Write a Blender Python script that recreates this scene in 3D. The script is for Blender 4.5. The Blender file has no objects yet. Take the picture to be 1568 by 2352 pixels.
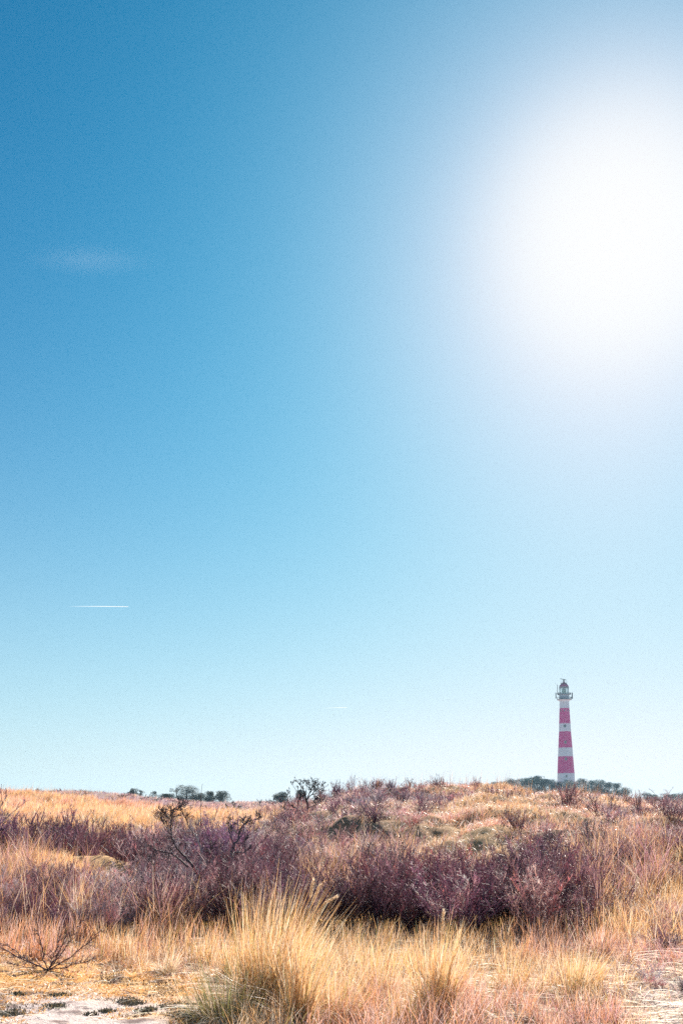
import bpy, math, random
import numpy as np
from mathutils import Vector, Matrix

random.seed(7)
rng = np.random.default_rng(11)
D = bpy.data
SC = bpy.context.scene
COL = SC.collection

# ------------------------------------------------------------------ camera
EZ = 1.65                       # eye height
F = 2296.6                      # focal length in view units (view is 1568 x 2352 units)
PITCH = math.radians(6.0)
PPV = 1621.0                    # row of the principal point
cam_d = D.cameras.new('camera'); cam = D.objects.new('camera', cam_d); COL.objects.link(cam)
cam.location = (0, 0, EZ)
cam.rotation_euler = (math.radians(90) + PITCH, 0, 0)
cam_d.sensor_fit = 'VERTICAL'; cam_d.sensor_height = 36.0; cam_d.sensor_width = 24.0
cam_d.lens = 36.0 * F / 2352.0
cam_d.shift_y = (PPV - 1176.0) / 2352.0
cam_d.clip_start = 0.1; cam_d.clip_end = 200000
SC.camera = cam

def ray(u, v):
    a = (u - 784.0) / F; b = (PPV - v) / F
    return np.array([a, math.cos(PITCH) - b * math.sin(PITCH), math.sin(PITCH) + b * math.cos(PITCH)])
def at(u, v, Y):
    r = ray(u, v); p = r * (Y / r[1]); p[2] += EZ
    return p

# ------------------------------------------------------------------ sun + sky
sd = ray(1425, 545); sd = sd / np.linalg.norm(sd)
SUN_EL = math.asin(sd[2]); SUN_AZ = math.atan2(sd[0], sd[1])      # azimuth from +Y towards +X
sun_d = D.lights.new('sun', 'SUN'); sun = D.objects.new('sun', sun_d); COL.objects.link(sun)
sun_d.energy = 5.0; sun_d.angle = math.radians(0.5); sun_d.color = (1.0, 0.90, 0.79)
sun.rotation_euler = Vector((-sd[0], -sd[1], -sd[2])).to_track_quat('-Z', 'Y').to_euler()
sun.location = (0, 0, 50)

W = D.worlds.new('World'); SC.world = W; W.use_nodes = True
nt = W.node_tree; nt.nodes.clear()
def N(t, typ, **kw):
    n = t.nodes.new(typ)
    for k, v in kw.items(): setattr(n, k, v)
    return n
def math_n(t, op, a, b=None, clamp=False):
    n = N(t, 'ShaderNodeMath', operation=op); n.use_clamp = clamp
    for i, x in enumerate((a, b)):
        if x is None: continue
        if isinstance(x, (int, float)): n.inputs[i].default_value = x
        else: t.links.new(x, n.inputs[i])
    return n.outputs[0]
sky = N(nt, 'ShaderNodeTexSky', sky_type='NISHITA')
sky.sun_disc = False; sky.sun_elevation = SUN_EL; sky.sun_rotation = SUN_AZ
sky.air_density = 1.0; sky.dust_density = 0.6; sky.ozone_density = 3.0
SKY_STR = 0.10
tc = N(nt, 'ShaderNodeTexCoord')
dot = N(nt, 'ShaderNodeVectorMath', operation='DOT_PRODUCT')
nt.links.new(tc.outputs['Generated'], dot.inputs[0]); dot.inputs[1].default_value = tuple(sd)
one_minus = math_n(nt, 'SUBTRACT', 1.0, dot.outputs['Value'])
def glow(a, s):
    return math_n(nt, 'MULTIPLY', math_n(nt, 'EXPONENT', math_n(nt, 'MULTIPLY', one_minus, -1.0 / s)), a)
EXPO = 1.2; GAIN = 2 ** EXPO
# the Nishita sky graded per channel, an aureole of thin haze round the sun, a pale mist layer low down,
# all through one soft film shoulder
sx = N(nt, 'ShaderNodeSeparateXYZ'); nt.links.new(tc.outputs['Generated'], sx.inputs[0])
el = math_n(nt, 'MAXIMUM', sx.outputs['Z'], 0.0)
mist = math_n(nt, 'EXPONENT', math_n(nt, 'MULTIPLY', math_n(nt, 'POWER', math_n(nt, 'MULTIPLY', el, 1 / .1847), 1.3), -1.0))
FIT = [(-0.44, 2.5, 1.15, -0.80, -0.278), (0.22, 1.32, 1.15, -1.9, -0.253), (0.60, 1.48, 1.15, -2.127, -0.28)]
ssky = N(nt, 'ShaderNodeSeparateXYZ'); nt.links.new(sky.outputs[0], ssky.inputs[0]); cmb = N(nt, 'ShaderNodeCombineXYZ')
for k, (lk, pw_, l1, l2, lm) in enumerate(FIT):
    n_ = math_n(nt, 'MULTIPLY', math_n(nt, 'POWER', math_n(nt, 'MULTIPLY', ssky.outputs[k], 0.1), pw_), math.exp(lk))
    t_ = math_n(nt, 'ADD', math_n(nt, 'ADD', n_, glow(math.exp(l1), .0034)), math_n(nt, 'ADD', glow(math.exp(l2), .01968), math_n(nt, 'MULTIPLY', mist, math.exp(lm))))
    nt.links.new(math_n(nt, 'SUBTRACT', 1.0, math_n(nt, 'EXPONENT', math_n(nt, 'MULTIPLY', t_, -1.0))), cmb.inputs[k])
sm = cmb
sc10 = N(nt, 'ShaderNodeVectorMath', operation='SCALE'); sc10.inputs['Scale'].default_value = 8.0; nt.links.new(sm.outputs[0], sc10.inputs[0])
bg = N(nt, 'ShaderNodeBackground'); bg.inputs['Strength'].default_value = 0.125 / GAIN
nt.links.new(sc10.outputs[0], bg.inputs['Color'])
out = N(nt, 'ShaderNodeOutputWorld'); nt.links.new(bg.outputs[0], out.inputs['Surface'])

SC.view_settings.view_transform = 'Standard'; SC.view_settings.look = 'None'
SC.view_settings.exposure = EXPO; SC.view_settings.gamma = 1.0
SC.view_settings.use_curve_mapping = False
SC.render.engine = 'CYCLES'
SC.cycles.max_bounces = 6; SC.cycles.transparent_max_bounces = 8
SC.cycles.diffuse_bounces = 3; SC.cycles.volume_bounces = 0
SC.cycles.use_denoising = False

# ------------------------------------------------------------------ helpers
def tag(o, label=None, cat=None, group=None, kind=None):
    if label: o['label'] = label
    if cat: o['category'] = cat
    if group: o['group'] = group
    if kind: o['kind'] = kind
    return o
def empty(name, loc, rz=0):
    o = D.objects.new(name, None); COL.objects.link(o); o.location = loc; o.rotation_euler = (0, 0, rz)
    o.empty_display_size = 0.3
    return o

def mat_plain(name, col, rough=0.8, spec=0.3, noise=0.0, nscale=5.0, metal=0.0):
    m = D.materials.new(name); m.use_nodes = True
    t = m.node_tree; b = t.nodes['Principled BSDF']
    b.inputs['Roughness'].default_value = rough; b.inputs['Specular IOR Level'].default_value = spec
    b.inputs['Metallic'].default_value = metal
    tcn = N(t, 'ShaderNodeTexCoord'); no = N(t, 'ShaderNodeTexNoise'); no.inputs['Scale'].default_value = nscale
    no.inputs['Detail'].default_value = 5
    t.links.new(tcn.outputs['Object'], no.inputs['Vector'])
    mr = N(t, 'ShaderNodeMapRange'); mr.inputs['To Min'].default_value = 1 - noise; mr.inputs['To Max'].default_value = 1 + noise
    t.links.new(no.outputs['Fac'], mr.inputs['Value'])
    vm = N(t, 'ShaderNodeVectorMath', operation='SCALE'); vm.inputs[0].default_value = col
    t.links.new(mr.outputs[0], vm.inputs['Scale']); t.links.new(vm.outputs[0], b.inputs['Base Color'])
    return m

def mat_plant(name, transl=0.0, rough=0.5, spec=0.5):
    m = D.materials.new(name); m.use_nodes = True
    t = m.node_tree; b = t.nodes['Principled BSDF']; o = t.nodes['Material Output']
    at_ = N(t, 'ShaderNodeAttribute', attribute_name='Col')
    t.links.new(at_.outputs['Color'], b.inputs['Base Color'])
    b.inputs['Roughness'].default_value = rough; b.inputs['Specular IOR Level'].default_value = spec
    if transl > 0:
        tr = N(t, 'ShaderNodeBsdfTranslucent'); t.links.new(at_.outputs['Color'], tr.inputs['Color'])
        mx = N(t, 'ShaderNodeMixShader'); mx.inputs[0].default_value = transl
        t.links.new(b.outputs[0], mx.inputs[1]); t.links.new(tr.outputs[0], mx.inputs[2])
        t.links.new(mx.outputs[0], o.inputs['Surface'])
    return m

M_grass = mat_plant('dry_grass', 0.5, 0.42, 0.5)
M_twig = mat_plant('twig', 0.25, 0.6, 0.3)
M_bark = mat_plant('bark', 0.0, 0.6, 0.4)
M_needle = mat_plant('pine_needles', 0.25, 0.55, 0.3)

class Acc:
    """collects quads (tris as degenerate are avoided) with a colour per vertex"""
    def __init__(s): s.v = []; s.f = []; s.c = []; s.n = 0
    def add(s, v, f, c):
        v = np.asarray(v, float).reshape(-1, 3); f = np.asarray(f, np.int64).reshape(-1, 4)
        c = np.broadcast_to(np.asarray(c, float).reshape(-1, 3), v.shape)
        s.v.append(v); s.f.append(f + s.n); s.c.append(c); s.n += len(v)
    def arrays(s):
        return np.concatenate(s.v), np.concatenate(s.f), np.concatenate(s.c)
    def build(s, name, mat, parent=None, origin=None, smooth=False):
        v, f, c = s.arrays()
        if origin is not None: v = v - np.asarray(origin)
        return mesh_obj(name, v, f, c, mat, parent, smooth, None if (origin is None or parent is not None) else origin)

def mesh_obj(name, v, f, c, mat, parent=None, smooth=False, loc=None):
    me = D.meshes.new(name)
    me.vertices.add(len(v)); me.vertices.foreach_set('co', v.astype(np.float32).ravel())
    nf = len(f); me.loops.add(nf * 4); me.polygons.add(nf)
    me.loops.foreach_set('vertex_index', f.astype(np.int32).ravel())
    me.polygons.foreach_set('loop_start', np.arange(0, nf * 4, 4, dtype=np.int32))
    me.polygons.foreach_set('loop_total', np.full(nf, 4, dtype=np.int32))
    if smooth: me.polygons.foreach_set('use_smooth', np.ones(nf, dtype=bool))
    if c is not None:
        ca = me.color_attributes.new('Col', 'FLOAT_COLOR', 'POINT')
        c4 = np.ones((len(v), 4), np.float32); c4[:, :3] = c
        ca.data.foreach_set('color', c4.ravel())
    me.materials.append(mat)
    me.update(calc_edges=True)
    o = D.objects.new(name, me); COL.objects.link(o)
    if parent is not None: o.parent = parent
    if loc is not None: o.location = loc
    return o

def norm(a): return a / np.maximum(np.linalg.norm(a, axis=-1, keepdims=True), 1e-9)

def ribbons(acc, base, d, L, bend, w, col0, col1, segs=3, face=None, taper=1.0):
    """N curved tapering blades. base,d,bend (N,3); L,w (N); col0 root colour, col1 tip colour"""
    n = len(base); t = np.linspace(0, 1, segs + 1)
    L = np.broadcast_to(L, (n,)); w = np.broadcast_to(w, (n,))
    p = base[:, None] + d[:, None] * (L[:, None] * t)[..., None] + bend[:, None] * (L[:, None] * t ** 2)[..., None]
    if face is None:
        ang = rng.uniform(0, 2 * np.pi, n); face = np.stack([np.cos(ang), np.sin(ang), np.zeros(n)], 1)
    ww = w[:, None] * (1 - 0.85 * taper * t ** 1.5)[None] * 0.5
    side = face[:, None] * ww[..., None]
    v = np.stack([p - side, p + side], 2)                     # n, s+1, 2, 3
    idx = np.arange(n)[:, None] * (2 * (segs + 1)) + np.arange(segs)[None] * 2
    f = np.stack([idx, idx + 1, idx + 3, idx + 2], -1).reshape(-1, 4)
    col0 = np.broadcast_to(col0, (n, 3)); col1 = np.broadcast_to(col1, (n, 3))
    tt = np.clip(t * 1.6, 0, 1)
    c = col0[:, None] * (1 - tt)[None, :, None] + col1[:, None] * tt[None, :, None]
    c = np.repeat(c[:, :, None], 2, 2)
    acc.add(v.reshape(-1, 3), f, c.reshape(-1, 3))

def tube(acc, pts, rad, col, sides=5):
    pts = np.asarray(pts, float); n = len(pts); rad = np.broadcast_to(rad, (n,))
    tg = np.gradient(pts, axis=0); tg = norm(tg)
    ref = np.array([0.3, 1.0, 0.2]); ref /= np.linalg.norm(ref)
    a = norm(np.cross(tg, ref)); b = np.cross(tg, a)
    th = np.arange(sides) * 2 * np.pi / sides
    v = pts[:, None] + rad[:, None, None] * (np.cos(th)[None, :, None] * a[:, None] + np.sin(th)[None, :, None] * b[:, None])
    i = np.arange(n - 1)[:, None] * sides; k = np.arange(sides)[None]; k2 = (k + 1) % sides
    f = np.stack([i + k, i + k2, i + sides + k2, i + sides + k], -1)
    acc.add(v.reshape(-1, 3), f.reshape(-1, 4), col)

def spline(pts, n):
    """Catmull-Rom through points"""
    P = np.asarray(pts, float); m = len(P)
    if m == 2: return P[0] + (P[1] - P[0]) * np.linspace(0, 1, n)[:, None]
    Q = np.vstack([2 * P[0] - P[1], P, 2 * P[-1] - P[-2]])
    out = []
    for s in np.linspace(0, m - 1 - 1e-6, n):
        i = int(s); t = s - i; a, b, c, d = Q[i:i + 4]
        out.append(0.5 * ((2 * b) + (-a + c) * t + (2 * a - 5 * b + 4 * c - d) * t * t + (-a + 3 * b - 3 * c + d) * t ** 3))
    return np.array(out)

# value noise ---------------------------------------------------------
def _h(i, j, s):
    n = (i * 374761393 + j * 668265263 + s * 2147483647) & 0xffffffff
    n = ((n ^ (n >> 13)) * 1274126177) & 0xffffffff
    return ((n ^ (n >> 16)) & 0xffff) / 65535.0
def vnoise(x, y, s=0):
    x = np.asarray(x, float); y = np.asarray(y, float)
    i = np.floor(x).astype(np.int64); j = np.floor(y).astype(np.int64); fx = x - i; fy = y - j
    fx = fx * fx * (3 - 2 * fx); fy = fy * fy * (3 - 2 * fy)
    a = _h(i, j, s); b = _h(i + 1, j, s); c = _h(i, j + 1, s); d = _h(i + 1, j + 1, s)
    return (a + (b - a) * fx) * (1 - fy) + (c + (d - c) * fx) * fy
def fbm(x, y, s=0, o=4):
    r = 0; amp = 1; tot = 0
    for k in range(o):
        r = r + amp * vnoise(x * 2 ** k + 17.3 * k, y * 2 ** k - 9.1 * k, s + k); tot += amp; amp *= 0.5
    return r / tot
def sstep(x, a, b):
    t = np.clip((x - a) / (b - a), 0, 1); return t * t * (3 - 2 * t)

# ------------------------------------------------------------------ terrain height
KU = np.array([-400, 0, 100, 190, 300, 370, 440, 520, 620, 690, 740, 780, 830, 900, 1000, 1066, 1102, 1150, 1190, 1240, 1290, 1350, 1415, 1450, 1500, 1568, 1900.])
def R(*pairs):
    p = sorted(pairs); return np.interp(KU, [a for a, b in p], [b for a, b in p])
def Zrow(z): return ('z', z)
rows = [
 (0.3, 'z', R((0, 0.0))), (5, 'z', R((0, 0.0))),
 (8, 'z', R((-400, .03), (0, 0.02), (450, 0), (1300, 0.02), (1568, 0.1), (1900, .2))),
 (11, 'z', R((-400, .1), (0, 0.05), (450, -.03), (900, -.05), (1300, 0.02), (1568, 0.2), (1900, .35))),
 (14, 'v', R((-400, 2120), (0, 2122), (370, 2135), (620, 2140), (900, 2138), (1300, 2125), (1400, 2100), (1568, 2062), (1900, 2020))),
 (17, 'v', R((-400, 2040), (0, 2046), (190, 2066), (370, 2085), (620, 2085), (900, 2070), (1300, 2050), (1450, 2010), (1568, 1985), (1900, 1950))),
 (20, 'v', R((-400, 1992), (0, 1994), (100, 1995), (190, 2008), (260, 2032), (370, 2040), (620, 2030), (900, 2000), (1300, 1985), (1450, 1960), (1568, 1945), (1900, 1920))),
 (24, 'v', R((-400, 2005), (0, 2008), (190, 2010), (370, 1995), (520, 1985), (620, 1975), (740, 1960), (900, 1945), (1100, 1930), (1300, 1925), (1450, 1918), (1568, 1910), (1900, 1890))),
 (32, 'v', R((-400, 1935), (0, 1935), (370, 1938), (520, 1935), (620, 1915), (740, 1895), (900, 1873), (1100, 1868), (1300, 1870), (1450, 1868), (1568, 1872), (1900, 1865))),
 (38, 'v', R((-400, 1895), (0, 1895), (370, 1905), (520, 1910), (620, 1895), (690, 1884), (740, 1865), (780, 1850), (900, 1835), (1000, 1832), (1100, 1838), (1300, 1840), (1450, 1844), (1568, 1855), (1900, 1858))),
 (46, 'v', R((-400, 1862), (0, 1864), (190, 1872), (370, 1884), (520, 1892), (620, 1888), (690, 1875), (740, 1852), (780, 1830), (830, 1819), (900, 1808), (1000, 1811), (1066, 1821), (1150, 1832), (1190, 1842), (1240, 1839), (1290, 1833), (1350, 1832), (1415, 1837), (1450, 1842), (1500, 1850), (1568, 1861), (1900, 1858))),
 (62, 'v', R((-400, 1822), (0, 1825), (100, 1831), (190, 1843), (300, 1858), (370, 1867), (440, 1876), (520, 1884), (620, 1884), (740, 1868), (900, 1850), (1100, 1848), (1568, 1862), (1900, 1866))),
 (82, 'v', R((-400, 1840), (0, 1842), (190, 1855), (300, 1868), (440, 1878), (620, 1884), (900, 1866), (1900, 1870))),
 (140, 'v', R((-400, 1845), (0, 1845), (190, 1850), (370, 1862), (620, 1872), (900, 1862), (1900, 1864))),
 (250, 'v', R((-400, 1822), (0, 1822), (190, 1822), (240, 1824), (300, 1829), (370, 1836), (440, 1843), (520, 1848), (600, 1849), (620, 1849), (690, 1846), (740, 1842), (900, 1845), (1100, 1850), (1900, 1855))),
 (330, 'v', R((-400, 1846), (0, 1846), (620, 1858), (900, 1852), (1100, 1838), (1290, 1832), (1450, 1845), (1900, 1858))),
 (460, 'v', R((-400, 1862), (900, 1860), (1000, 1845), (1066, 1834), (1102, 1830), (1180, 1826), (1240, 1823), (1290, 1823), (1350, 1823), (1415, 1830), (1450, 1838), (1500, 1842), (1568, 1844), (1900, 1860))),
 (580, 'v', R((-400, 1863), (900, 1860), (1000, 1840), (1102, 1832), (1190, 1824), (1240, 1820), (1290, 1818), (1350, 1820), (1450, 1835), (1568, 1846), (1900, 1862))),
 (800, 'z', R((-400, -2.0), (1900, -2.0))), (6000, 'z', R((0, -2.5), (1, -2.5))),
]
KA = (KU - 784) / F
def row_z(Y, typ, val):
    if typ == 'z': return val
    b = (PPV - val) / F
    return EZ + Y * (math.sin(PITCH) + b * math.cos(PITCH)) / (math.cos(PITCH) - b * math.sin(PITCH))
GL = np.log([r[0] for r in rows]); GZ = np.array([row_z(*r) for r in rows])
NLY, NA = 700, 300
gly = np.linspace(GL[0], GL[-1], NLY); ga = np.linspace(KA[0], KA[-1], NA)
_t = np.array([np.interp(ga, KA, z) for z in GZ])                # rows x NA
_g = np.array([np.interp(gly, GL, _t[:, j]) for j in range(NA)]).T
def blur(g, r, ax):
    k = np.hanning(2 * r + 3)[1:-1]; k /= k.sum()
    g = np.moveaxis(g, ax, 0); pad = np.concatenate([np.repeat(g[:1], r, 0), g, np.repeat(g[-1:], r, 0)])
    o = sum(k[i] * pad[i:i + len(g)] for i in range(2 * r + 1)); return np.moveaxis(o, 0, ax)
_g = blur(blur(_g, 6, 0), 5, 1)
def gridz(a, ly):
    fi = np.clip((ly - gly[0]) / (gly[1] - gly[0]), 0, NLY - 1.001); fj = np.clip((a - ga[0]) / (ga[1] - ga[0]), 0, NA - 1.001)
    i = fi.astype(int); j = fj.astype(int); x = fi - i; y = fj - j
    return (_g[i, j] * (1 - x) + _g[i + 1, j] * x) * (1 - y) + (_g[i, j + 1] * (1 - x) + _g[i + 1, j + 1] * x) * y
def height(x, y):
    x = np.asarray(x, float); y = np.asarray(y, float)
    r = np.hypot(x, y) + 1e-6
    a = np.clip(x / np.maximum(y, 1e-3), KA[0], KA[-1])
    Y = r / np.sqrt(1 + np.where((y > 0) & (np.abs(x) < 0.5 * np.abs(y)), (x / np.maximum(y, 1e-3)) ** 2, 0.2))
    z = gridz(a, np.log(np.maximum(Y, 0.31)))
    wq = sstep(y / r, -0.2, 0.3); z = z * wq + (-0.2) * (1 - wq)
    near = 1 - sstep(Y, 12, 17)
    z = z + near * (0.09 * (fbm(x / 1.3, y / 1.3, 3) - .5) + 0.055 * (fbm(x * 4, y * 3, 5, 3) - .5))
    mid = sstep(Y, 14, 20) * (1 - sstep(Y, 70, 110))
    z = z + mid * (1.15 * (fbm(x / 3.2, y / 3.2, 8) - .5) + 0.75 * (fbm(x / 1.9, y / 1.9, 19, 3) - .5) + 0.40 * (fbm(x / .9, y / .9, 9, 3) - .5))
    far = sstep(Y, 80, 130) * (1 - sstep(Y, 700, 900))
    z = z + far * (2.2 * (fbm(x / 22, y / 22, 13) - .5) + 1.0 * (fbm(x / 6, y / 6, 14, 3) - .5))
    return z
def gpt(u, Y):
    x = (u - 784) / F * Y * 1.005; return float(x), float(Y), float(height(x, Y))
def U_of(x, y): return 784 + F * x / np.maximum(y, .1) / 1.005

# vegetation character at a place: 0 = straw grass, 1 = purple scrub
def scrubness(x, y):
    u = U_of(x, y); n = fbm(x / 2.6, y / 2.6, 21); n2 = fbm(x / 6.0, y / 6.0, 22, 2)
    s = np.zeros_like(u) + 0.25
    mid = (y > 17)
    # centre slope left of ridge: mostly scrub, right slope: mostly grass with patches
    s = np.where(mid & (u > 600), 0.75 - 0.45 * sstep(u, 930, 1120), s)
    s = np.where((y > 27) & (u < 600), 0.08 + 0.1 * (u > 450), s)
    s = np.where((y > 17) & (y < 24) & (u < 230), 0.05, s)
    s = np.where(y > 75, 0.45, s)
    return np.clip(s + 1.6 * (n - .5) + .7 * (n2 - .5), 0, 1)

# ------------------------------------------------------------------ ground sheet
ang = np.concatenate([np.radians(np.linspace(-180, -32, 50)[:-1]), np.radians(np.linspace(-32, -21, 60)[:-1]), np.radians(np.linspace(-21, 21, 560)), np.radians(np.linspace(21, 32, 60)[1:]), np.radians(np.linspace(32, 180, 50)[1:])])
rr = np.concatenate([[0.3], np.exp(np.linspace(math.log(1.0), math.log(5.5), 30)[:-1]), np.exp(np.linspace(math.log(5.5), math.log(620), 760)), [700, 800, 1000, 1400, 2000, 2600]])
RRg, AAg = np.meshgrid(rr, ang, indexing='ij')
gx = RRg * np.sin(AAg); gy = RRg * np.cos(AAg); gz = height(gx, gy)
nr, na = gx.shape
gi = np.arange(nr - 1)[:, None] * na + np.arange(na - 1)[None]
gf = np.stack([gi, gi + 1, gi + na + 1, gi + na], -1).reshape(-1, 4)[:, ::-1]
V = np.stack([gx, gy, gz], -1).reshape(-1, 3); X, Y_ = V[:, 0], V[:, 1]
straw = np.array([.60, .38, .19]); litter = np.array([.17, .10, .09]); sand = np.array([.74, .62, .58]); moss = np.array([.80, .47, .19]); mossd = np.array([.16, .09, .05]); pinky = np.array([.50, .30, .30])
uu = U_of(X, Y_); sc = scrubness(X, Y_)
n1 = fbm(X * 1.1, Y_ * 1.1, 31); n2 = fbm(X * 5, Y_ * 5, 32); n3 = fbm(X * 2.3, Y_ * 2.3, 33)
c = straw * (1 - sc)[:, None] + litter * sc[:, None]
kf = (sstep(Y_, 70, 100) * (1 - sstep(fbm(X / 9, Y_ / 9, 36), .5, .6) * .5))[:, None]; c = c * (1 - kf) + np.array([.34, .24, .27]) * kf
c = c * (0.75 + 0.5 * n2)[:, None]
# under the thickets: dark litter with yellow moss
th = sstep(Y_, 12.6, 14.5) * (1 - sstep(Y_, 19, 23)) * (1 - sstep(uu, 1380, 1500))
ym = sstep(n1, .55, .68)[:, None]
cth = np.array([.20, .11, .09]) * (1 - ym) + np.array([.60, .36, .08]) * ym
th = th * np.where(uu < 230, 1 - sstep(Y_, 16, 18), 1)
c = c * (1 - th[:, None]) + cth * th[:, None]
# foreground flat
fg = 1 - sstep(Y_, 11.5, 13.2)
cf = np.array([.62, .43, .26]) * (0.7 + .6 * n2)[:, None]
k = sstep(n3 + .3 * (n2 - .5), .48, .6)[:, None]; cf = cf * (1 - k) + np.array([.20, .11, .075]) * k
left = (1 - sstep(uu + 120 * (n1 - .5), 430, 560)) * fg
cm = moss * (0.75 + .6 * n2)[:, None]; k = sstep(n2, .62, .75)[:, None]; cm = cm * (1 - k) + mossd * k
k = sstep(n1, .5, .62)[:, None]; cm = cm * (1 - .5 * k) + sand * .5 * k
wsand = (1 - sstep(Y_ + 1.9 * (n1 - .5), 8.7, 9.7)) * (1 - sstep(uu + 300 * (n3 - .5), 320, 460))
wsand = wsand + sstep(uu + 120 * (n3 - .5), 1410, 1500) * (1 - sstep(Y_ + 1.0 * (n1 - .5), 9.0, 9.8)) * .95
wsand = np.clip(wsand, 0, 1)
c = c * (1 - fg[:, None]) + cf * fg[:, None]
c = c * (1 - left[:, None]) + cm * left[:, None]
ds = sstep(n2 + .25 * (n3 - .5), .54, .66)[:, None]
cs = sand * (1 - ds) + np.array([.25, .18, .17]) * ds
c = c * (1 - (wsand * fg)[:, None]) + cs * (wsand * fg)[:, None]
M_ground = D.materials.new('dune_ground'); M_ground.use_nodes = True
t = M_ground.node_tree; b = t.nodes['Principled BSDF']; b.inputs['Roughness'].default_value = .95; b.inputs['Specular IOR Level'].default_value = .15
a_ = N(t, 'ShaderNodeAttribute', attribute_name='Col'); g_ = N(t, 'ShaderNodeNewGeometry')
no = N(t, 'ShaderNodeTexNoise'); no.inputs['Scale'].default_value = 45; no.inputs['Detail'].default_value = 6; no.inputs['Roughness'].default_value = .7
t.links.new(g_.outputs['Position'], no.inputs['Vector'])
mr = N(t, 'ShaderNodeMapRange'); mr.inputs['From Min'].default_value = .3; mr.inputs['From Max'].default_value = .7; mr.inputs['To Min'].default_value = .55; mr.inputs['To Max'].default_value = 1.35
t.links.new(no.outputs['Fac'], mr.inputs['Value'])
vm = N(t, 'ShaderNodeVectorMath', operation='SCALE'); t.links.new(a_.outputs['Color'], vm.inputs[0]); t.links.new(mr.outputs[0], vm.inputs['Scale'])
t.links.new(vm.outputs[0], b.inputs['Base Color'])
bp = N(t, 'ShaderNodeBump'); bp.inputs['Strength'].default_value = .8; bp.inputs['Distance'].default_value = .03
t.links.new(no.outputs['Fac'], bp.inputs['Height']); t.links.new(bp.outputs[0], b.inputs['Normal'])
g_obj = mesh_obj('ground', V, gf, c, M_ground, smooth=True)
tag(g_obj, kind='structure')

# ------------------------------------------------------------------ colours of plants
def vary(col, n, s=.12):
    col = np.asarray(col, float)
    return np.clip(col[None] * rng.normal(1, s, (n, 1)) * rng.normal(1, s * .35, (n, 3)), .01, .95)
GOLD = np.array([.92, .54, .25]); PALE = np.array([.92, .74, .56]); BROWN = np.array([.30, .15, .09]); GREENISH = np.array([.42, .38, .13])
PURP = np.array([.195, .10, .135]); PINK = np.array([.62, .36, .37]); GREYT = np.array([.36, .29, .33])
def pick(n, cols, w):
    k = rng.choice(len(cols), n, p=np.array(w) / sum(w)); return np.array(cols)[k]

# ------------------------------------------------------------------ grass
def tussock(acc, x, y, z, h, r0, n, lean=(0.12, 0, 0), spread=.28, width=.0055, cols=(GOLD, PALE, GREENISH), w=(6, 3, 1), segs=4, droop=.25, floppy=.15):
    a = rng.uniform(0, 2 * np.pi, n); q = np.sqrt(rng.uniform(0, 1, n)); rad = r0 * q
    base = np.stack([x + rad * np.cos(a), y + rad * np.sin(a), np.full(n, z - .02)], 1)
    out = np.stack([np.cos(a), np.sin(a), np.zeros(n)], 1)
    tilt = spread * q * rng.uniform(.4, 1.5, n)
    d = norm(out * tilt[:, None] + np.array([lean[0], lean[1], 1.0]) + rng.normal(0, .12, (n, 3)))
    L = h * rng.uniform(.3, 1.0, n) ** .9 * (1 - .25 * q)
    ang2 = rng.uniform(0, 2 * np.pi, n)
    bend = np.stack([np.cos(ang2), np.sin(ang2), -.35 * np.ones(n)], 1) * (droop * rng.uniform(0, 1, n) ** 2)[:, None] + out * (.12 * droop) + np.array([.1, 0, 0])
    fl = rng.uniform(0, 1, n) < floppy
    bend[fl] += out[fl] * rng.uniform(.2, .6, (fl.sum(), 1)) + np.array([0, 0, -.75]) * rng.uniform(.5, 1, (fl.sum(), 1))
    d[fl] = norm(d[fl] + out[fl] * .5)
    c1 = pick(n, cols, w) * rng.normal(1, .12, (n, 1)); c0 = c1 * .0 + (BROWN * .6 + GREENISH * .4) * rng.normal(1, .2, (n, 1))
    ribbons(acc, base, d, L, bend, width * rng.uniform(.6, 1.2, n), np.clip(c0, .02, .9), np.clip(c1, .02, .95), segs)

def field(acc, xs, ys, h, width, cols, w, lean=.15, droop=.25, segs=3, jit=.22, clump=None):
    n = len(xs); z = height(xs, ys)
    base = np.stack([xs, ys, z - .01], 1)
    d = norm(np.stack([rng.normal(lean, jit, n), rng.normal(0, jit, n), np.ones(n)], 1))
    ang2 = rng.uniform(0, 2 * np.pi, n)
    bend = np.stack([np.cos(ang2), np.sin(ang2), -.4 * np.ones(n)], 1) * (droop * rng.uniform(0, 1, n))[:, None]
    c1 = pick(n, cols, w) * rng.normal(1, .13, (n, 1))
    if clump is not None:      # every clump has a tone of its own
        k1 = vnoise(clump[0] * 57.1, clump[1] * 43.7, 5)[:, None]; k2 = fbm(clump[0] / 2.2, clump[1] / 2.2, 6, 3)[:, None]
        c1 = c1 * (.72 + .38 * k1) * (1 + np.array([-.03, -.17, .02]) * sstep(k2, .48, .68))
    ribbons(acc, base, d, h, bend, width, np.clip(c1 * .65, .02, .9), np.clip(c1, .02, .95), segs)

def scatter(n, u0, u1, y0, y1):
    """even density over the ground of a wedge"""
    y = np.sqrt(rng.uniform(y0 ** 2, y1 ** 2, n)); u = rng.uniform(u0, u1, n)
    return (u - 784) / F * y * 1.005, y
def clumpy(n, u0, u1, y0, y1, r, per):
    m = max(1, n // per); cx, cy = scatter(m, u0, u1, y0, y1)
    k = rng.integers(0, m, n); a = rng.uniform(0, 6.28, n); q = np.abs(rng.normal(0, r, n))
    return cx[k] + q * np.cos(a), cy[k] + q * np.sin(a), cx[k], cy[k]

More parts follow.
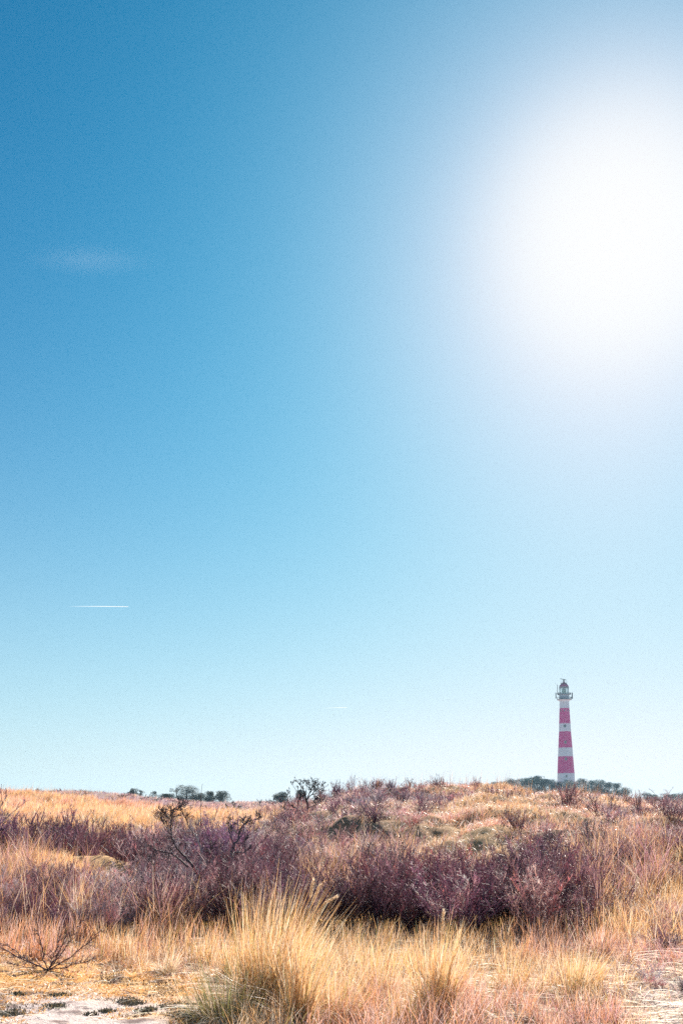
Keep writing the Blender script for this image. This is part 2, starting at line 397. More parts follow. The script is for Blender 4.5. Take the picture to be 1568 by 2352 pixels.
# foreground tussocks: each one a thing ------------------------------------------------
def seed_head(parent, p0, p1, r, org):
    """a plump pale marram flower spike made of overlapping scales"""
    a = Acc(); p0 = np.array(p0) - org; p1 = np.array(p1) - org; ax = p1 - p0; ln = np.linalg.norm(ax); ax = ax / ln
    prof = np.array([.3, .8, 1, 1, .95, .8, .55, .15]); pts = p0 + ax * (np.linspace(0, ln, 8))[:, None]
    pts += rng.normal(0, .0015, pts.shape)
    tube(a, pts, r * prof, [.85, .68, .47], 6)
    n = 90; tt = rng.uniform(0, .95, n); aa = rng.uniform(0, 6.28, n); rv = np.stack([np.cos(aa), np.sin(aa), np.zeros(n)], 1)
    rv = norm(rv - (rv @ ax)[:, None] * ax)
    ribbons(a, p0 + ax * (tt * ln)[:, None] + rv * r * .6, norm(rv * .45 + ax), .028, rv * .05, .006, vary([.8, .62, .42], n), vary([.92, .78, .6], n), 1, face=norm(np.cross(rv, ax)))
    a.build('seed_head', M_grass, parent)

TUSS = [
 # u, Y, height, r0, n, lean, spread, label, seeds
 (632, 8.7, 1.36, .14, 950, .17, .34, 'tallest golden marram tussock, rising against the dark thicket with three pale seed spikes', 'A'),
 (590, 9.1, 1.3, .10, 420, -.04, .14, 'narrow upright golden tussock rising directly behind the left side of the tallest tussock', None),
 (690, 7.9, 1.1, .075, 420, .03, .16, 'narrow brown-stemmed tussock at the bottom edge, right of the tallest tussock', None),
 (525, 8.2, .62, .22, 620, -.25, .6, 'low spreading dark green tussock on the shaded left side of the tallest one', 'dark'),
 (1000, 8.35, .95, .11, 620, -.06, .28, 'tall golden tussock with a single upright pale seed spike', 'B'),
 (1318, 8.9, .64, .12, 430, .12, .34, 'compact fan-shaped tussock with bent white stems, furthest right of the tussocks in front', None),
 (865, 9.1, .72, .13, 420, .0, .35, 'medium straw tussock between the tallest one and the one with a single seed spike', None),
 (1165, 9.5, .52, .10, 220, -.05, .5, 'short loose tussock between the single seed spike tussock and the fan-shaped one', None),
 (930, 8.0, .55, .14, 380, .05, .5, 'short pale tussock at the bottom edge beside the single seed spike tussock', None),
 (785, 8.2, .6, .15, 420, .12, .5, 'bushy pale tussock at the bottom edge right of the brown-stemmed one', None),
 (545, 10.3, .62, .12, 300, .1, .4, 'thin straw tussock at the edge of the mossy sand behind the dark green tussock', None),
 (395, 10.6, .42, .09, 170, .08, .5, 'small bleached tussock with arching white stems standing on the mossy sand', 'pale'),
]
for (u, Yt, h, r0, n, ln, sp, lab, sd_) in TUSS:
    x, y, z = gpt(u, Yt); org = np.array([x, y, z])
    root = empty('grass_tussock', org); tag(root, lab, 'grass tussock', 'marram grass tussocks in front')
    a = Acc()
    cols, w = ((GOLD, PALE, GREENISH), (6, 3, 1))
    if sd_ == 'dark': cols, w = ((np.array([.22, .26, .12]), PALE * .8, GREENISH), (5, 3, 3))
    if sd_ == 'pale': cols, w = ((PALE, np.array([.9, .8, .68])), (1, 1))
    tussock(a, 0, 0, 0, h, r0, n, (ln, 0), sp, .006, cols, w, floppy=.45 if sd_ in ('dark', 'pale') else .26)
    a.build('blades', M_grass, root)
    # broken stems lying round its foot, white and arching
    a = Acc(); m = 60 if r0 > .1 else 25
    an = rng.uniform(0, 6.28, m); o3 = np.stack([np.cos(an), np.sin(an), np.zeros(m)], 1)
    ribbons(a, o3 * r0 * .8, norm(o3 * rng.uniform(.5, 1.3, (m, 1)) + [0, 0, .8]), h * rng.uniform(.35, .75, m), o3 * .25 + np.array([0, 0, -.95]) * rng.uniform(.5, 1., (m, 1)), .006, vary([.75, .62, .48], m), vary([.92, .82, .7], m), 6)
    a.build('fallen_stems', M_grass, root)
    if sd_ == 'A':
        for (b0, b1) in (((712, 2062), (720, 2018)), ((716, 2078), (736, 2028)), ((742, 2076), (775, 2058))):
            p0, p1 = at(*b0, Yt), at(*b1, Yt); seed_head(root, p0, p1, .0105, org)
            s = Acc(); tube(s, spline([np.array([.05, 0, 0]), (p0 - org) * .55 + [0, 0, .08], p0 - org], 8), .0028, [.8, .58, .34], 4); s.build('stalk', M_grass, root)
    if sd_ == 'B':
        p0, p1 = at(1013, 2150, Yt), at(1019, 2088, Yt); seed_head(root, p0, p1, .0095, org)
        s = Acc(); tube(s, spline([np.array([0, 0, 0]), (p0 - org) * .5, p0 - org], 6), .0028, [.8, .58, .34], 4); s.build('stalk', M_grass, root)

# general foreground grass (uncountable)
a = Acc()
# belt in front of the thicket
x, y, cx, cy = clumpy(6500, -120, 1420, 10.4, 13.2, .08, 26)
hh = (.42 + .38 * fbm(cx / 1.1, cy / 1.1, 40)) * rng.uniform(.45, 1.05, len(x))
uu = U_of(x, y); hh = hh * np.where(uu < 520, .8, .68); kk_ = ~((uu < 330) & (y < 11.1)); x, y, cx, cy, hh = x[kk_], y[kk_], cx[kk_], cy[kk_], hh[kk_]
field(a, x, y, hh, .0065 * rng.uniform(.6, 1.2, len(x)), (GOLD, PALE, BROWN, GREENISH), (7, 4, 1, 1), .08, .35, 4, .16, clump=(cx * 2, cy * 2))
# field between the tussocks
x, y, cx, cy = clumpy(10000, 540, 1420, 7.2, 11.4, .075, 36)
hh = (.10 + .62 * fbm(cx / .8, cy / .8, 41)) * rng.uniform(.4, 1.05, len(x)) * np.where(U_of(x, y) > 1100, .75, 1)
field(a, x, y, hh, .0055 * rng.uniform(.6, 1.2, len(x)), (GOLD, PALE, BROWN, GREENISH), (6, 6, 1.2, 1), .1, .55, 4, .28, clump=(cx * 2, cy * 2))
# short and matted grass
x, y = scatter(17000, 400, 1650, 7.0, 12.5)
field(a, x, y, rng.uniform(.04, .15, len(x)), .006, (PALE, GOLD, BROWN, PINK), (5, 3, 2, 2), .0, 1.0, 2, .8)
x, y, cx, cy = clumpy(9000, -150, 520, 9.6, 12.6, .16, 40)
field(a, x, y, rng.uniform(.03, .2, len(x)) * sstep(y, 9.4, 11.5), .006, (PALE, GOLD, PINK), (5, 3, 2), .0, .9, 3, .7, clump=(cx * 2, cy * 2))
x, y, cx, cy = clumpy(9000, 1250, 1720, 7.0, 12, .14, 40); kp = ~((U_of(cx, cy) > 1420) & (cy < 9.3)); x, y, cx, cy = x[kp], y[kp], cx[kp], cy[kp]
field(a, x, y, rng.uniform(.04, .3, len(x)), .0055, (PALE, GOLD, PINK, BROWN), (5, 4, 3, 1), .0, .8, 3, .5, clump=(cx * 2, cy * 2))
# grass growing up through the thickets
x, y, cx, cy = clumpy(18000, -120, 1500, 13.2, 20, .12, 26); kp = fbm(cx / 1.7, cy / 1.7, 96) > np.where(U_of(cx, cy) < 520, .60, .49); x, y, cx, cy = x[kp], y[kp], cx[kp], cy[kp]
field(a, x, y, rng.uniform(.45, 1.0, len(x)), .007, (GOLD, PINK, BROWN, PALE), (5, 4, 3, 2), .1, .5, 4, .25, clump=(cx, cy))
# right edge
x, y, _, _ = clumpy(5000, 1330, 1700, 10.5, 17, .12, 30)
field(a, x, y, rng.uniform(.15, .55, len(x)), .007, (GOLD, PALE, BROWN), (6, 4, 1), .15, .6, 3, .3)
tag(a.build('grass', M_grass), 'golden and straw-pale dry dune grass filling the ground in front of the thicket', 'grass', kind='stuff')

# bleached stems lying on the ground (uncountable)
a = Acc()
n = 7500; x, y = scatter(n, -150, 1650, 6.8, 13); z = height(x, y)
keep = (U_of(x, y) > 470) | (rng.uniform(0, 1, n) < .22); x, y, z = x[keep], y[keep], z[keep]; n = len(x)
an = rng.normal(.3, .8, n) + np.where(rng.uniform(0, 1, n) < .5, 0, np.pi); d = norm(np.stack([np.cos(an), np.sin(an), rng.uniform(.05, .5, n)], 1))
pr = np.stack([-np.sin(an), np.cos(an), np.full(n, -.0)], 1) * rng.normal(0, .5, (n, 1)); pr[:, 2] = -d[:, 2] * 1.05
ribbons(a, np.stack([x, y, z + .004], 1), d, rng.uniform(.10, .5, n) * np.where(U_of(x, y) < 470, .6, 1), pr, rng.uniform(.005, .010, n) * np.where(U_of(x, y) < 470, .7, 1), vary([.85, .74, .6], n), vary([.92, .84, .74], n), 6, face=norm(np.stack([-np.sin(an) * .6, np.cos(an) * .6, np.full(n, .6)], 1)), taper=.5)
tag(a.build('fallen_stems', M_grass), 'bleached bent grass stems lying over moss, sand and short grass', 'dead stems', kind='stuff')

a = Acc()
n = 9000; x, y = scatter(n, 560, 1750, 17, 44); z = height(x, y)
an = rng.normal(-.1, .7, n) + np.where(rng.uniform(0, 1, n) < .5, 0, np.pi); d = norm(np.stack([np.cos(an), np.sin(an) * .6, rng.uniform(.2, 1.2, n)], 1))
ribbons(a, np.stack([x, y, z + .05], 1), d, rng.uniform(.2, .6, n), np.stack([np.zeros(n), np.zeros(n), -d[:, 2] * 1.1], 1), np.interp(y, [17, 44], [.009, .018]), vary([.8, .68, .6], n), vary([.92, .84, .78], n), 4, taper=.5)
tag(a.build('fallen_stems', M_grass), 'bleached arching stems matted over the slope of the big dune', 'dead stems', kind='stuff')

# moss and lichen tufts on the sandy flat (uncountable)
a = Acc()
n = 48000; x, y = scatter(n, -150, 640, 6.8, 12.2)
m_ = fbm(x * 2.3, y * 2.3, 33); keep = (m_ > .34) & (rng.uniform(0, 1, n) < .9) & ~((y < 8.9) & (U_of(x, y) < 400) & (m_ < .58)); x, y = x[keep], y[keep]; n = len(x)
dk = fbm(x * 3, y * 3, 35) > .6
cc = np.where(dk[:, None], np.array([.14, .09, .06]), np.array([.80, .44, .15])) * rng.normal(1, .22, (n, 1))
an = rng.uniform(0, 6.28, n)
ribbons(a, np.stack([x, y, height(x, y) - .003], 1), norm(np.stack([np.cos(an), np.sin(an), rng.uniform(.3, 1, n)], 1)), rng.uniform(.008, .034, n), np.zeros((n, 3)), .010, np.clip(cc * .7, .02, 1), np.clip(cc, .02, 1), 1, taper=.6)
for (u_, v_, r_) in ((150, 2290, .10), (143, 2317, .09), (310, 2302, .12), (262, 2322, .06), (38, 2333, .14), (225, 2330, .05), (350, 2318, .09), (60, 2290, .05), (420, 2310, .16), (440, 2335, .18)):
    Yq = 8.0
    for _ in range(12):
        b_ = (PPV - v_) / F; Yq = 1.65 / -((math.sin(PITCH) + b_ * math.cos(PITCH)) / (math.cos(PITCH) - b_ * math.sin(PITCH)))
    n = int(420 * r_ / .1); an = rng.uniform(0, 6.28, n); q_ = r_ * rng.uniform(0, 1, n) ** .6
    x = (u_ - 784) / F * Yq + q_ * np.cos(an) * rng.uniform(.3, 1.5, n); y = Yq + q_ * np.sin(an) * rng.uniform(.3, 1.9, n)
    cc = np.array([.06, .06, .05]) * rng.normal(1, .3, (n, 1)) * (1 + (rng.uniform(0, 1, (n, 1)) < .15) * np.array([2.5, 1.5, .5]))
    ribbons(a, np.stack([x, y, height(x, y) - .003], 1), norm(np.stack([rng.normal(0, .5, n), rng.normal(0, .5, n), np.ones(n)], 1)), rng.uniform(.01, .035, n), np.zeros((n, 3)), .010, np.clip(cc, .02, 1), np.clip(cc * 1.2, .02, 1), 1, taper=.6)
tag(a.build('moss', M_grass), 'rusty golden moss and dark lichen tufts over the pale sand', 'moss', kind='stuff')

# ------------------------------------------------------------------ scrub bushes (sea buckthorn)
def bush_proto(seed, stems=26, side=12, sub=5, wide=.55, wmul=1.0):
    """unit-height bush as ribbon arrays; returns v,f,c(brightness class)"""
    global rng
    keep_rng = rng; rng = np.random.default_rng(seed); a = Acc()
    n = stems; an = rng.uniform(0, 6.28, n); q = rng.uniform(0, 1, n) ** .7
    out = np.stack([np.cos(an), np.sin(an), np.zeros(n)], 1)
    base = out * (.12 * q)[:, None]
    d = norm(out * (wide * q * rng.uniform(.7, 1.3, n))[:, None] + [0, 0, 1] + rng.normal(0, .08, (n, 3)))
    L = rng.uniform(.6, 1.0, n) * (1 - .18 * q); bend = rng.normal(0, .16, (n, 3)) + out * .06
    ribbons(a, base, d, L, bend, .016 * wmul, np.full((n, 3), .45), np.full((n, 3), .7), 4, taper=.7)
    T = np.array([[1, 1, 1], [1.9, 2.1, 1.9], [.55, .65, .7], [1.4, .95, .95], [2.2, 2.2, 2.0]])[rng.choice(5, n, p=[.45, .15, .22, .13, .05])]
    # side twigs
    k = np.repeat(np.arange(n), side); t = rng.uniform(.22, 1, len(k)); m = len(k)
    p = base[k] + d[k] * (L[k] * t)[:, None] + bend[k] * (L[k] * t * t)[:, None]
    an = rng.uniform(0, 6.28, m); o2 = np.stack([np.cos(an), np.sin(an), np.zeros(m)], 1)
    d2 = norm(d[k] * .8 + o2 * rng.uniform(.4, 1.0, (m, 1)) + [0, 0, .35]); L2 = rng.uniform(.10, .30, m) * (1.25 - .7 * t)
    b2 = rng.normal(0, .12, (m, 3)) + [0, 0, .12]
    ribbons(a, p, d2, L2, b2, .0085 * wmul, T[k] * .7, T[k] * .95, 2, taper=.7)
    k3 = np.repeat(np.arange(m), sub); t3 = rng.uniform(.15, 1, len(k3)); m3 = len(k3)
    p3 = p[k3] + d2[k3] * (L2[k3] * t3)[:, None] + b2[k3] * (L2[k3] * t3 * t3)[:, None]
    d3 = norm(d2[k3] * .5 + norm(rng.normal(0, 1, (m3, 3))) * .9 + [0, 0, .25]); L3 = rng.uniform(.02, .075, m3)
    ribbons(a, p3, d3, L3, np.zeros((m3, 3)), .0075 * wmul, T[k][k3] * .9, T[k][k3] * rng.uniform(.8, 1.6, (m3, 1)), 1, taper=.6)
    rng = keep_rng
    v, f, c = a.arrays(); return v, f, c

P_NEAR = [bush_proto(100 + i, 24, 12, 6, .55 + .1 * i, 1.0) for i in range(6)]
P_MID = [bush_proto(200 + i, 16, 9, 3, .6 + .1 * i, 1.7) for i in range(5)]
P_LOW = [bush_proto(300 + i, 12, 6, 2, .9 + .15 * i, 2.6) for i in range(5)]

def put(acc, proto, x, y, z, h, w, col, lean=(0, 0)):
    v, f, c = proto; a = rng.uniform(0, 6.28); ca, sa = math.cos(a), math.sin(a)
    q = np.empty_like(v); q[:, 0] = (v[:, 0] * ca - v[:, 1] * sa) * w + v[:, 2] * lean[0] * h + x
    q[:, 1] = (v[:, 0] * sa + v[:, 1] * ca) * w + v[:, 2] * lean[1] * h + y; q[:, 2] = v[:, 2] * h + z - .03
    acc.add(q, f, np.clip(c * np.asarray(col), .01, .9))

def thicket(name, label, spots, protos):
    acc = Acc()
    for (x, y, h, w, col) in spots:
        put(acc, protos[rng.integers(len(protos))], x, y, float(height(x, y)), h, w, col, (rng.normal(.05, .06), rng.normal(0, .05)))
    return tag(acc.build(name, M_twig), label, 'scrub', kind='stuff')

def grid_spots(u0, u1, y0, y1, step, hf, colf, keepf=None, wf=1.0):
    out = []
    y = y0
    while y < y1:
        x0 = (u0 - 784) / F * y; x1 = (u1 - 784) / F * y; x = x0 + rng.uniform(0, step)
        while x < x1:
            xx = x + rng.normal(0, step * .25); yy = y + rng.normal(0, step * .25)
            if keepf is None or keepf(U_of(xx, yy), yy, xx):
                nz = float(fbm(np.array(xx) / 1.3, np.array(yy) / 1.3, 91, 2)); nc = float(fbm(np.array(xx) / 2.0, np.array(yy) / 2.0, 92, 2)); nb = float(fbm(np.array(xx) / 1.6, np.array(yy) / 1.6, 93, 2))
                h = hf(U_of(xx, yy), yy) * rng.uniform(.8, 1.15) * (.62 + .75 * nz)
                cl = colf() * (.55 + .95 * nb) * np.array([.75 + .5 * nc, 1.0, 1.15 - .3 * nc]); out.append((xx, yy, h, max(h, .5 * hf(U_of(xx, yy), yy) + .5 * h) * wf * rng.uniform(.85, 1.2), cl))
            x += step
        y += step * .85
    return out
def c_purp(): return PURP * rng.normal(1, .15) * np.array([1, rng.normal(1, .08), rng.normal(1, .1)])
def c_mix():
    r = rng.uniform(); return (c_purp() if r < .55 else (GREYT * rng.normal(1, .12) if r < .75 else PINK * rng.normal(.85, .12)))
def front_edge(u):   # nearest distance of the main thicket
    return np.interp(u, [300, 500, 700, 1000, 1200, 1380, 1420], [14.2, 14.0, 13.8, 13.3, 12.6, 12.4, 14])

sA = grid_spots(560, 1410, 12.4, 19.5, .55, lambda u, y: np.interp(u, [560, 700, 900, 1250, 1400], [.95, 1.08, 1.08, 1.12, .85]) * np.interp(y, [12.5, 13.5, 16, 19.5], [.72, 1.0, .92, .6]),
                lambda: (c_purp() * .85 if rng.uniform() < .8 else c_mix() * .9), lambda u, y, x: y > front_edge(u) and fbm(np.array(x) / 1.5, np.array(y) / 1.5, 77) > (.36 if u < 1050 else .47))
thicket('thicket', 'tall dense dark purple thorn thicket across the middle, behind the golden tussocks', sA, P_NEAR)
sB = grid_spots(320, 600, 14.0, 24, .62, lambda u, y: np.interp(y, [14, 16, 20, 24], [.85, 1.05, 1.1, .85]), lambda: c_mix() * .9)
thicket('thicket', 'tangled purple-grey thorn thicket round the gnarled bare tree', sB, P_NEAR)
sC = grid_spots(-120, 350, 23.2, 30, .75, lambda u, y: np.interp(u, [-100, 200, 350], [1.2, 1.05, .8]) * np.interp(y, [23, 25, 30], [.85, 1, .85]), c_purp)
thicket('thicket', 'dark purple thorn thicket at the left edge, below the golden dune slope', sC, P_MID)
sD = grid_spots(-120, 400, 13.0, 17.6, .5, lambda u, y: np.interp(y, [13, 17], [.55, .62]), c_mix, lambda u, y, x: fbm(np.array(x) / 1.2, np.array(y) / 1.2, 78) > .36)
thicket('thicket', 'low pinkish purple scrub at the left, in front of the small grassy mound', sD, P_NEAR)
# slope scrub: anything from knee-high bushes on the dune face
sE = grid_spots(600, 1720, 18.5, 47, .85, lambda u, y: np.interp(u, [600, 900, 1100], [.62, .55, .5]), lambda: c_mix() * 1.15,
                lambda u, y, x: scrubness(np.array(float(x)), np.array(float(y))) > rng.uniform(.3, .72), 1.3)
thicket('scrub', 'low purple and pinkish scrub spread over the face of the big dune', sE, P_MID)
sF = grid_spots(1330, 1720, 8.6, 19, .42, lambda u, y: np.interp(y, [8.6, 11, 14], [.16, .3, .46]), c_mix, lambda u, y, x: fbm(np.array(x) / 1.4, np.array(y) / 1.4, 79) > .47, 1.5)
thicket('scrub', 'low reddish scrub among grass at the right edge, below the big dune', sF, P_NEAR)
sG = grid_spots(-150, 620, 32, 62, 1.7, lambda u, y: .42, c_mix, lambda u, y, x: scrubness(np.array(float(x)), np.array(float(y))) > .36 or (u > 430 and rng.uniform() < .25), 1.6)
thicket('scrub', 'scattered dark scrub on the golden dune slope at the left', sG, P_LOW)

# grass on the dunes (uncountable)
a = Acc()
x, y, cx, cy = clumpy(130000, 560, 1760, 18.5, 50, .22, 45)
s = scrubness(cx, cy); keep = rng.uniform(0, 1, len(x)) > s * .7; x, y, cx, cy = x[keep], y[keep], cx[keep], cy[keep]
hh = (.12 + .42 * fbm(cx / 2, cy / 2, 50)) * rng.uniform(.4, 1.1, len(x)); wd = np.interp(y, [18, 50], [.009, .016]) * rng.uniform(.6, 1.2, len(x))
L_ = U_of(x, y) + rng.normal(0, 50, len(x)) < 960
for q_, cs_, w_ in ((L_, (PALE, PINK, GOLD, GREYT * 1.4), (5, 5, 2, 2)), (~L_, (GOLD, PALE, PINK, BROWN), (7, 4, 2, 1.2))):
    field(a, x[q_], y[q_], hh[q_], wd[q_], cs_, w_, .15, .7, 3, .38, clump=(cx[q_], cy[q_]))
tag(a.build('grass', M_grass), 'dry orange and straw grass clothing the face and crest of the big dune', 'grass', kind='stuff')
a = Acc()
x, y, cx, cy = clumpy(70000, -180, 640, 29, 66, .3, 50)
hh = (.28 + .45 * fbm(cx / 3, cy / 3, 51)) * rng.uniform(.4, 1.1, len(x))
field(a, x, y, hh, np.interp(y, [29, 66], [.013, .022]) * rng.uniform(.6, 1.2, len(x)), (GOLD * 1.05, PALE, PINK), (8, 4, 1.2), .35, .5, 3, .25, clump=(cx, cy))
x, y, cx, cy = clumpy(9000, -180, 250, 18.0, 22.5, .15, 30)
field(a, x, y, rng.uniform(.08, .3, len(x)), .01, (GOLD, PALE), (3, 1), .2, .6, 3, .3)
tag(a.build('grass', M_grass), 'tall golden grass leaning on the left dune and its small mound', 'grass', kind='stuff')
# tall thin stems standing above the crests
a = Acc()
x, y = scatter(1500, 760, 1600, 43, 48); k_ = fbm(x / 1.2, y / 1.2, 60) > .5; x, y = x[k_], y[k_]
field(a, x, y, rng.uniform(.5, .95, len(x)), .010, (GOLD * .8, BROWN), (1, 2), .1, .25, 3, .1)
x, y = scatter(900, -100, 400, 56, 63)
field(a, x, y, rng.uniform(.5, .95, len(x)), .014, (GOLD * .8, BROWN), (1, 1), .1, .3, 3, .12)
tag(a.build('grass', M_grass), 'thin tall grass stems standing against the sky along the dune crests', 'grass', kind='stuff')
# far dune cover
a = Acc()
x, y, cx, cy = clumpy(60000, -250, 1100, 66, 275, 1.2, 40)
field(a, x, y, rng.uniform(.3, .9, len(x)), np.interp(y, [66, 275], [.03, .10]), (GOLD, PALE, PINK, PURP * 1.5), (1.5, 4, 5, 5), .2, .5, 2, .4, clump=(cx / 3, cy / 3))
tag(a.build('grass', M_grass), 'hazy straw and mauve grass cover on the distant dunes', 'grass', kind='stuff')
sH = [(xx, yy, rng.uniform(.7, 1.3), rng.uniform(1.2, 3.0), PURP * np.array([.7, 1.3, 1.1])) for xx, yy in zip(*scatter(260, -250, 1000, 80, 262)) if fbm(np.array(xx) / 12, np.array(yy) / 12, 81) > .5]
thicket('scrub', 'dark low scrub patches dotted over the distant dunes', sH, [bush_proto(400 + i, 10, 5, 2, 1.0, 7.0) for i in range(4)])

# ------------------------------------------------------------------ individual small shrubs on the big dune
SHR = [
 # u, Y, h, w, col, proto set, label
 (1005, 44.0, .75, .9, PURP * .7, 'rounded dark shrub on the crest of the big dune, below the tall thin stems'),
 (860, 44.6, .7, 1.2, PURP * .9, 'broad purple shrub on the left shoulder of the big dune crest'),
 (865, 25.5, .85, .9, PURP * .6, 'dark upright shrub alone above the left part of the main thicket'),
 (1010, 38.5, .8, 1.2, np.array([.13, .09, .11]), 'dark shrub in the hollow just below the crest of the big dune'),
 (1075, 40.5, .5, 1.3, np.array([.16, .10, .11]), 'flat dark shrub hugging a hummock near the crest, left of the lighthouse'),
 (1185, 24.5, .75, .85, PURP * .8, 'upright purple shrub on open grass, directly below the left end of the lighthouse pines'),
 (1300, 34.5, .85, .9, PURP, 'thin reddish shrub on the slope directly below the lighthouse'),
 (1375, 30.0, .8, 1.2, PURP * .9, 'wide purple shrub on the slope, right of and below the lighthouse'),
 (1500, 33.0, .7, 1.4, PURP * .8, 'dark spreading shrub near the right edge, high on the slope'),
 (1345, 21.0, .8, .8, np.array([.15, .12, .15]), 'bare grey shrub standing in grass above the right end of the main thicket'),
 (1405, 20.0, .85, 1.0, np.array([.17, .10, .14]), 'bare dark shrub with crooked stems near the right edge, beside the grey shrub'),
 (1255, 21.5, .7, 1.0, PURP, 'dense purple shrub just behind the right part of the main thicket'),
 (1540, 24.0, .8, 1.4, PURP * 1.1, 'purple shrub cut by the right edge of the view, halfway up the slope'),
 (1375, 13.2, .7, 1.0, PURP * .8, 'dark shrub at the right end of the main thicket, beside the fan-shaped tussock'),
 (225, 14.2, .75, .6, np.array([.2, .09, .1]), 'slender upright twiggy shrub in the low scrub at the left'),
]
for i, (u, Yt, h, w, col, lab) in enumerate(SHR):
    x, y, z = gpt(u, Yt); a = Acc(); v, f, cc = P_NEAR[i % 6] if Yt < 30 else P_MID[i % 5]
    q = v * np.array([w, w, h]); q[:, 2] -= .03
    a.add(q, f, np.clip(cc * col, .01, .9))
    o = a.build('thorn_shrub', M_twig); o.location = (x, y, z)
    tag(o, lab, 'shrub', 'single shrubs on the dunes')

# ------------------------------------------------------------------ bare trees traced limb by limb
def twigs(acc, p, d, L, r, depth, col, up=.25, sp=.7, kids=3, minr=.002):
    n = 5; pts = [p]; dd = np.array(d, float)
    for i in range(n):
        dd = dd + rng.normal(0, .18, 3) + np.array([0, 0, up * .12]); dd /= np.linalg.norm(dd); pts.append(pts[-1] + dd * L / n)
    tube(acc, pts, np.linspace(r, max(r * .55, minr), n + 1), col, 4)
    if depth == 0: return
    for k in range(kids):
        i = rng.integers(2, n + 1) if k else n
        nd = dd + rng.normal(0, sp, 3) * np.array([1, .8, 1]) + np.array([0, 0, up]); nd /= np.linalg.norm(nd)
        twigs(acc, pts[i], nd, L * rng.uniform(.55, .8), max(r * .6, minr), depth - 1, col, up, sp, kids, minr)

def traced_tree(name, label, cat, limbs, Y, conv, base, depth=3, col=(.05, .035, .04), tl=.16, kids=3, lit=None, minr=.004, dj=.25, up=.25, rs=1.0):
    org = at(*conv(*base), Y); root = empty(name, org); tag(root, label, cat)
    tr = Acc(); cr = Acc()
    for li, (pts, r0, r1, tw) in enumerate(limbs):
        if li: r0 *= rs; r1 *= rs
        m = len(pts); off = 0 if li == 0 else rng.uniform(-dj, dj)
        P = [at(*conv(*q), Y + off * (i / max(1, m - 1))) - org for i, q in enumerate(pts)]
        S = spline(P, m * 4); S[1:-1] += rng.normal(0, r0 * .3, (len(S) - 2, 3))
        cc = np.array(lit[li]) if lit and li in lit else np.array(col)
        if li == 0: tube(tr, S, np.linspace(r0, r1, len(S)), cc, 8)
        else: tube(cr, S, np.linspace(r0, r1, len(S)), cc, 6)
        for k in range(tw):
            i = len(S) - 1 if k == 0 else rng.integers(len(S) // 3, len(S))
            dd = S[i] - S[i - 2]; dd = dd / np.linalg.norm(dd) + rng.normal(0, .5, 3) * (k > 0) + np.array([0, 0, .2])
            twigs(cr, S[i], dd / np.linalg.norm(dd), tl * rng.uniform(.7, 1.2), r1 * .8, depth, cc, up, .75, kids, minr)
    tr.build('trunk', M_bark, root, smooth=True); cr.build('branches', M_bark, root)
    return root
c1 = lambda x, y: ((550 + x / 3.136) / 1.7417, (3150 + y / 3.136) / 1.7417)
c2 = lambda x, y: ((1000 + x / 3.136) / 1.7417, (3080 + y / 3.136) / 1.7417)
traced_tree('bare_tree', 'gnarled bare tree with crooked black trunk and pale limbs painted sunlit, inside the left thicket', 'bare tree', [
    ([(690, 1400), (700, 1290), (755, 1160), (770, 1110)], .065, .035, 0),
    ([(760, 1140), (850, 1030), (900, 940), (918, 820), (925, 740)], .04, .012, 12),
    ([(765, 1130), (700, 1000), (600, 880), (490, 760), (440, 640), (415, 520), (425, 400), (430, 330)], .045, .013, 15),
    ([(430, 330), (480, 295), (550, 250)], .012, .006, 8),
    ([(425, 400), (370, 370), (340, 330)], .012, .006, 8),
    ([(440, 640), (360, 500), (310, 420)], .014, .006, 11),
    ([(760, 1130), (800, 900), (760, 660), (710, 580), (600, 550), (520, 520), (490, 450)], .035, .009, 4),
    ([(710, 580), (640, 480), (610, 400), (570, 330), (545, 290)], .014, .007, 11),
    ([(690, 700), (600, 690), (470, 620)], .02, .008, 3),
    ([(640, 1000), (490, 870), (380, 820), (220, 780), (200, 700)], .03, .008, 11),
    ([(760, 1130), (950, 1000), (1100, 900), (1180, 860)], .03, .008, 7),
    ([(700, 1290), (430, 1240), (240, 1230), (30, 1170)], .03, .01, 11),
    ([(240, 1230), (240, 1100), (200, 960)], .015, .006, 4),
    ([(430, 1240), (440, 1050), (410, 960)], .015, .006, 4),
   ], 15.2, c1, (690, 1400), 2, (.075, .05, .06), lit={6: (.42, .33, .32), 8: (.42, .33, .32), 0: (.035, .025, .03)}, tl=.11, minr=.0028, kids=3, rs=.55)  # two limbs have a sunlit highlight put into their bark colour
traced_tree('bare_tree', 'bare grey shrub-tree with forked wavy limbs, between gnarled tree and wind-swept tree', 'bare tree', [
    ([(1190, 860), (1195, 800), (1205, 710)], .035, .025, 0),
    ([(1205, 710), (1270, 650), (1275, 550), (1370, 440), (1480, 400)], .022, .006, 9),
    ([(1205, 710), (1150, 560), (1150, 470)], .018, .006, 6),
    ([(1270, 650), (1330, 560), (1330, 470)], .014, .006, 6),
    ([(1195, 810), (1280, 815), (1350, 800), (1350, 650), (1420, 580)], .02, .006, 7),
   ], 17.0, c1, (1190, 860), 2, (.10, .075, .09), tl=.1, minr=.003, kids=4, rs=.7)
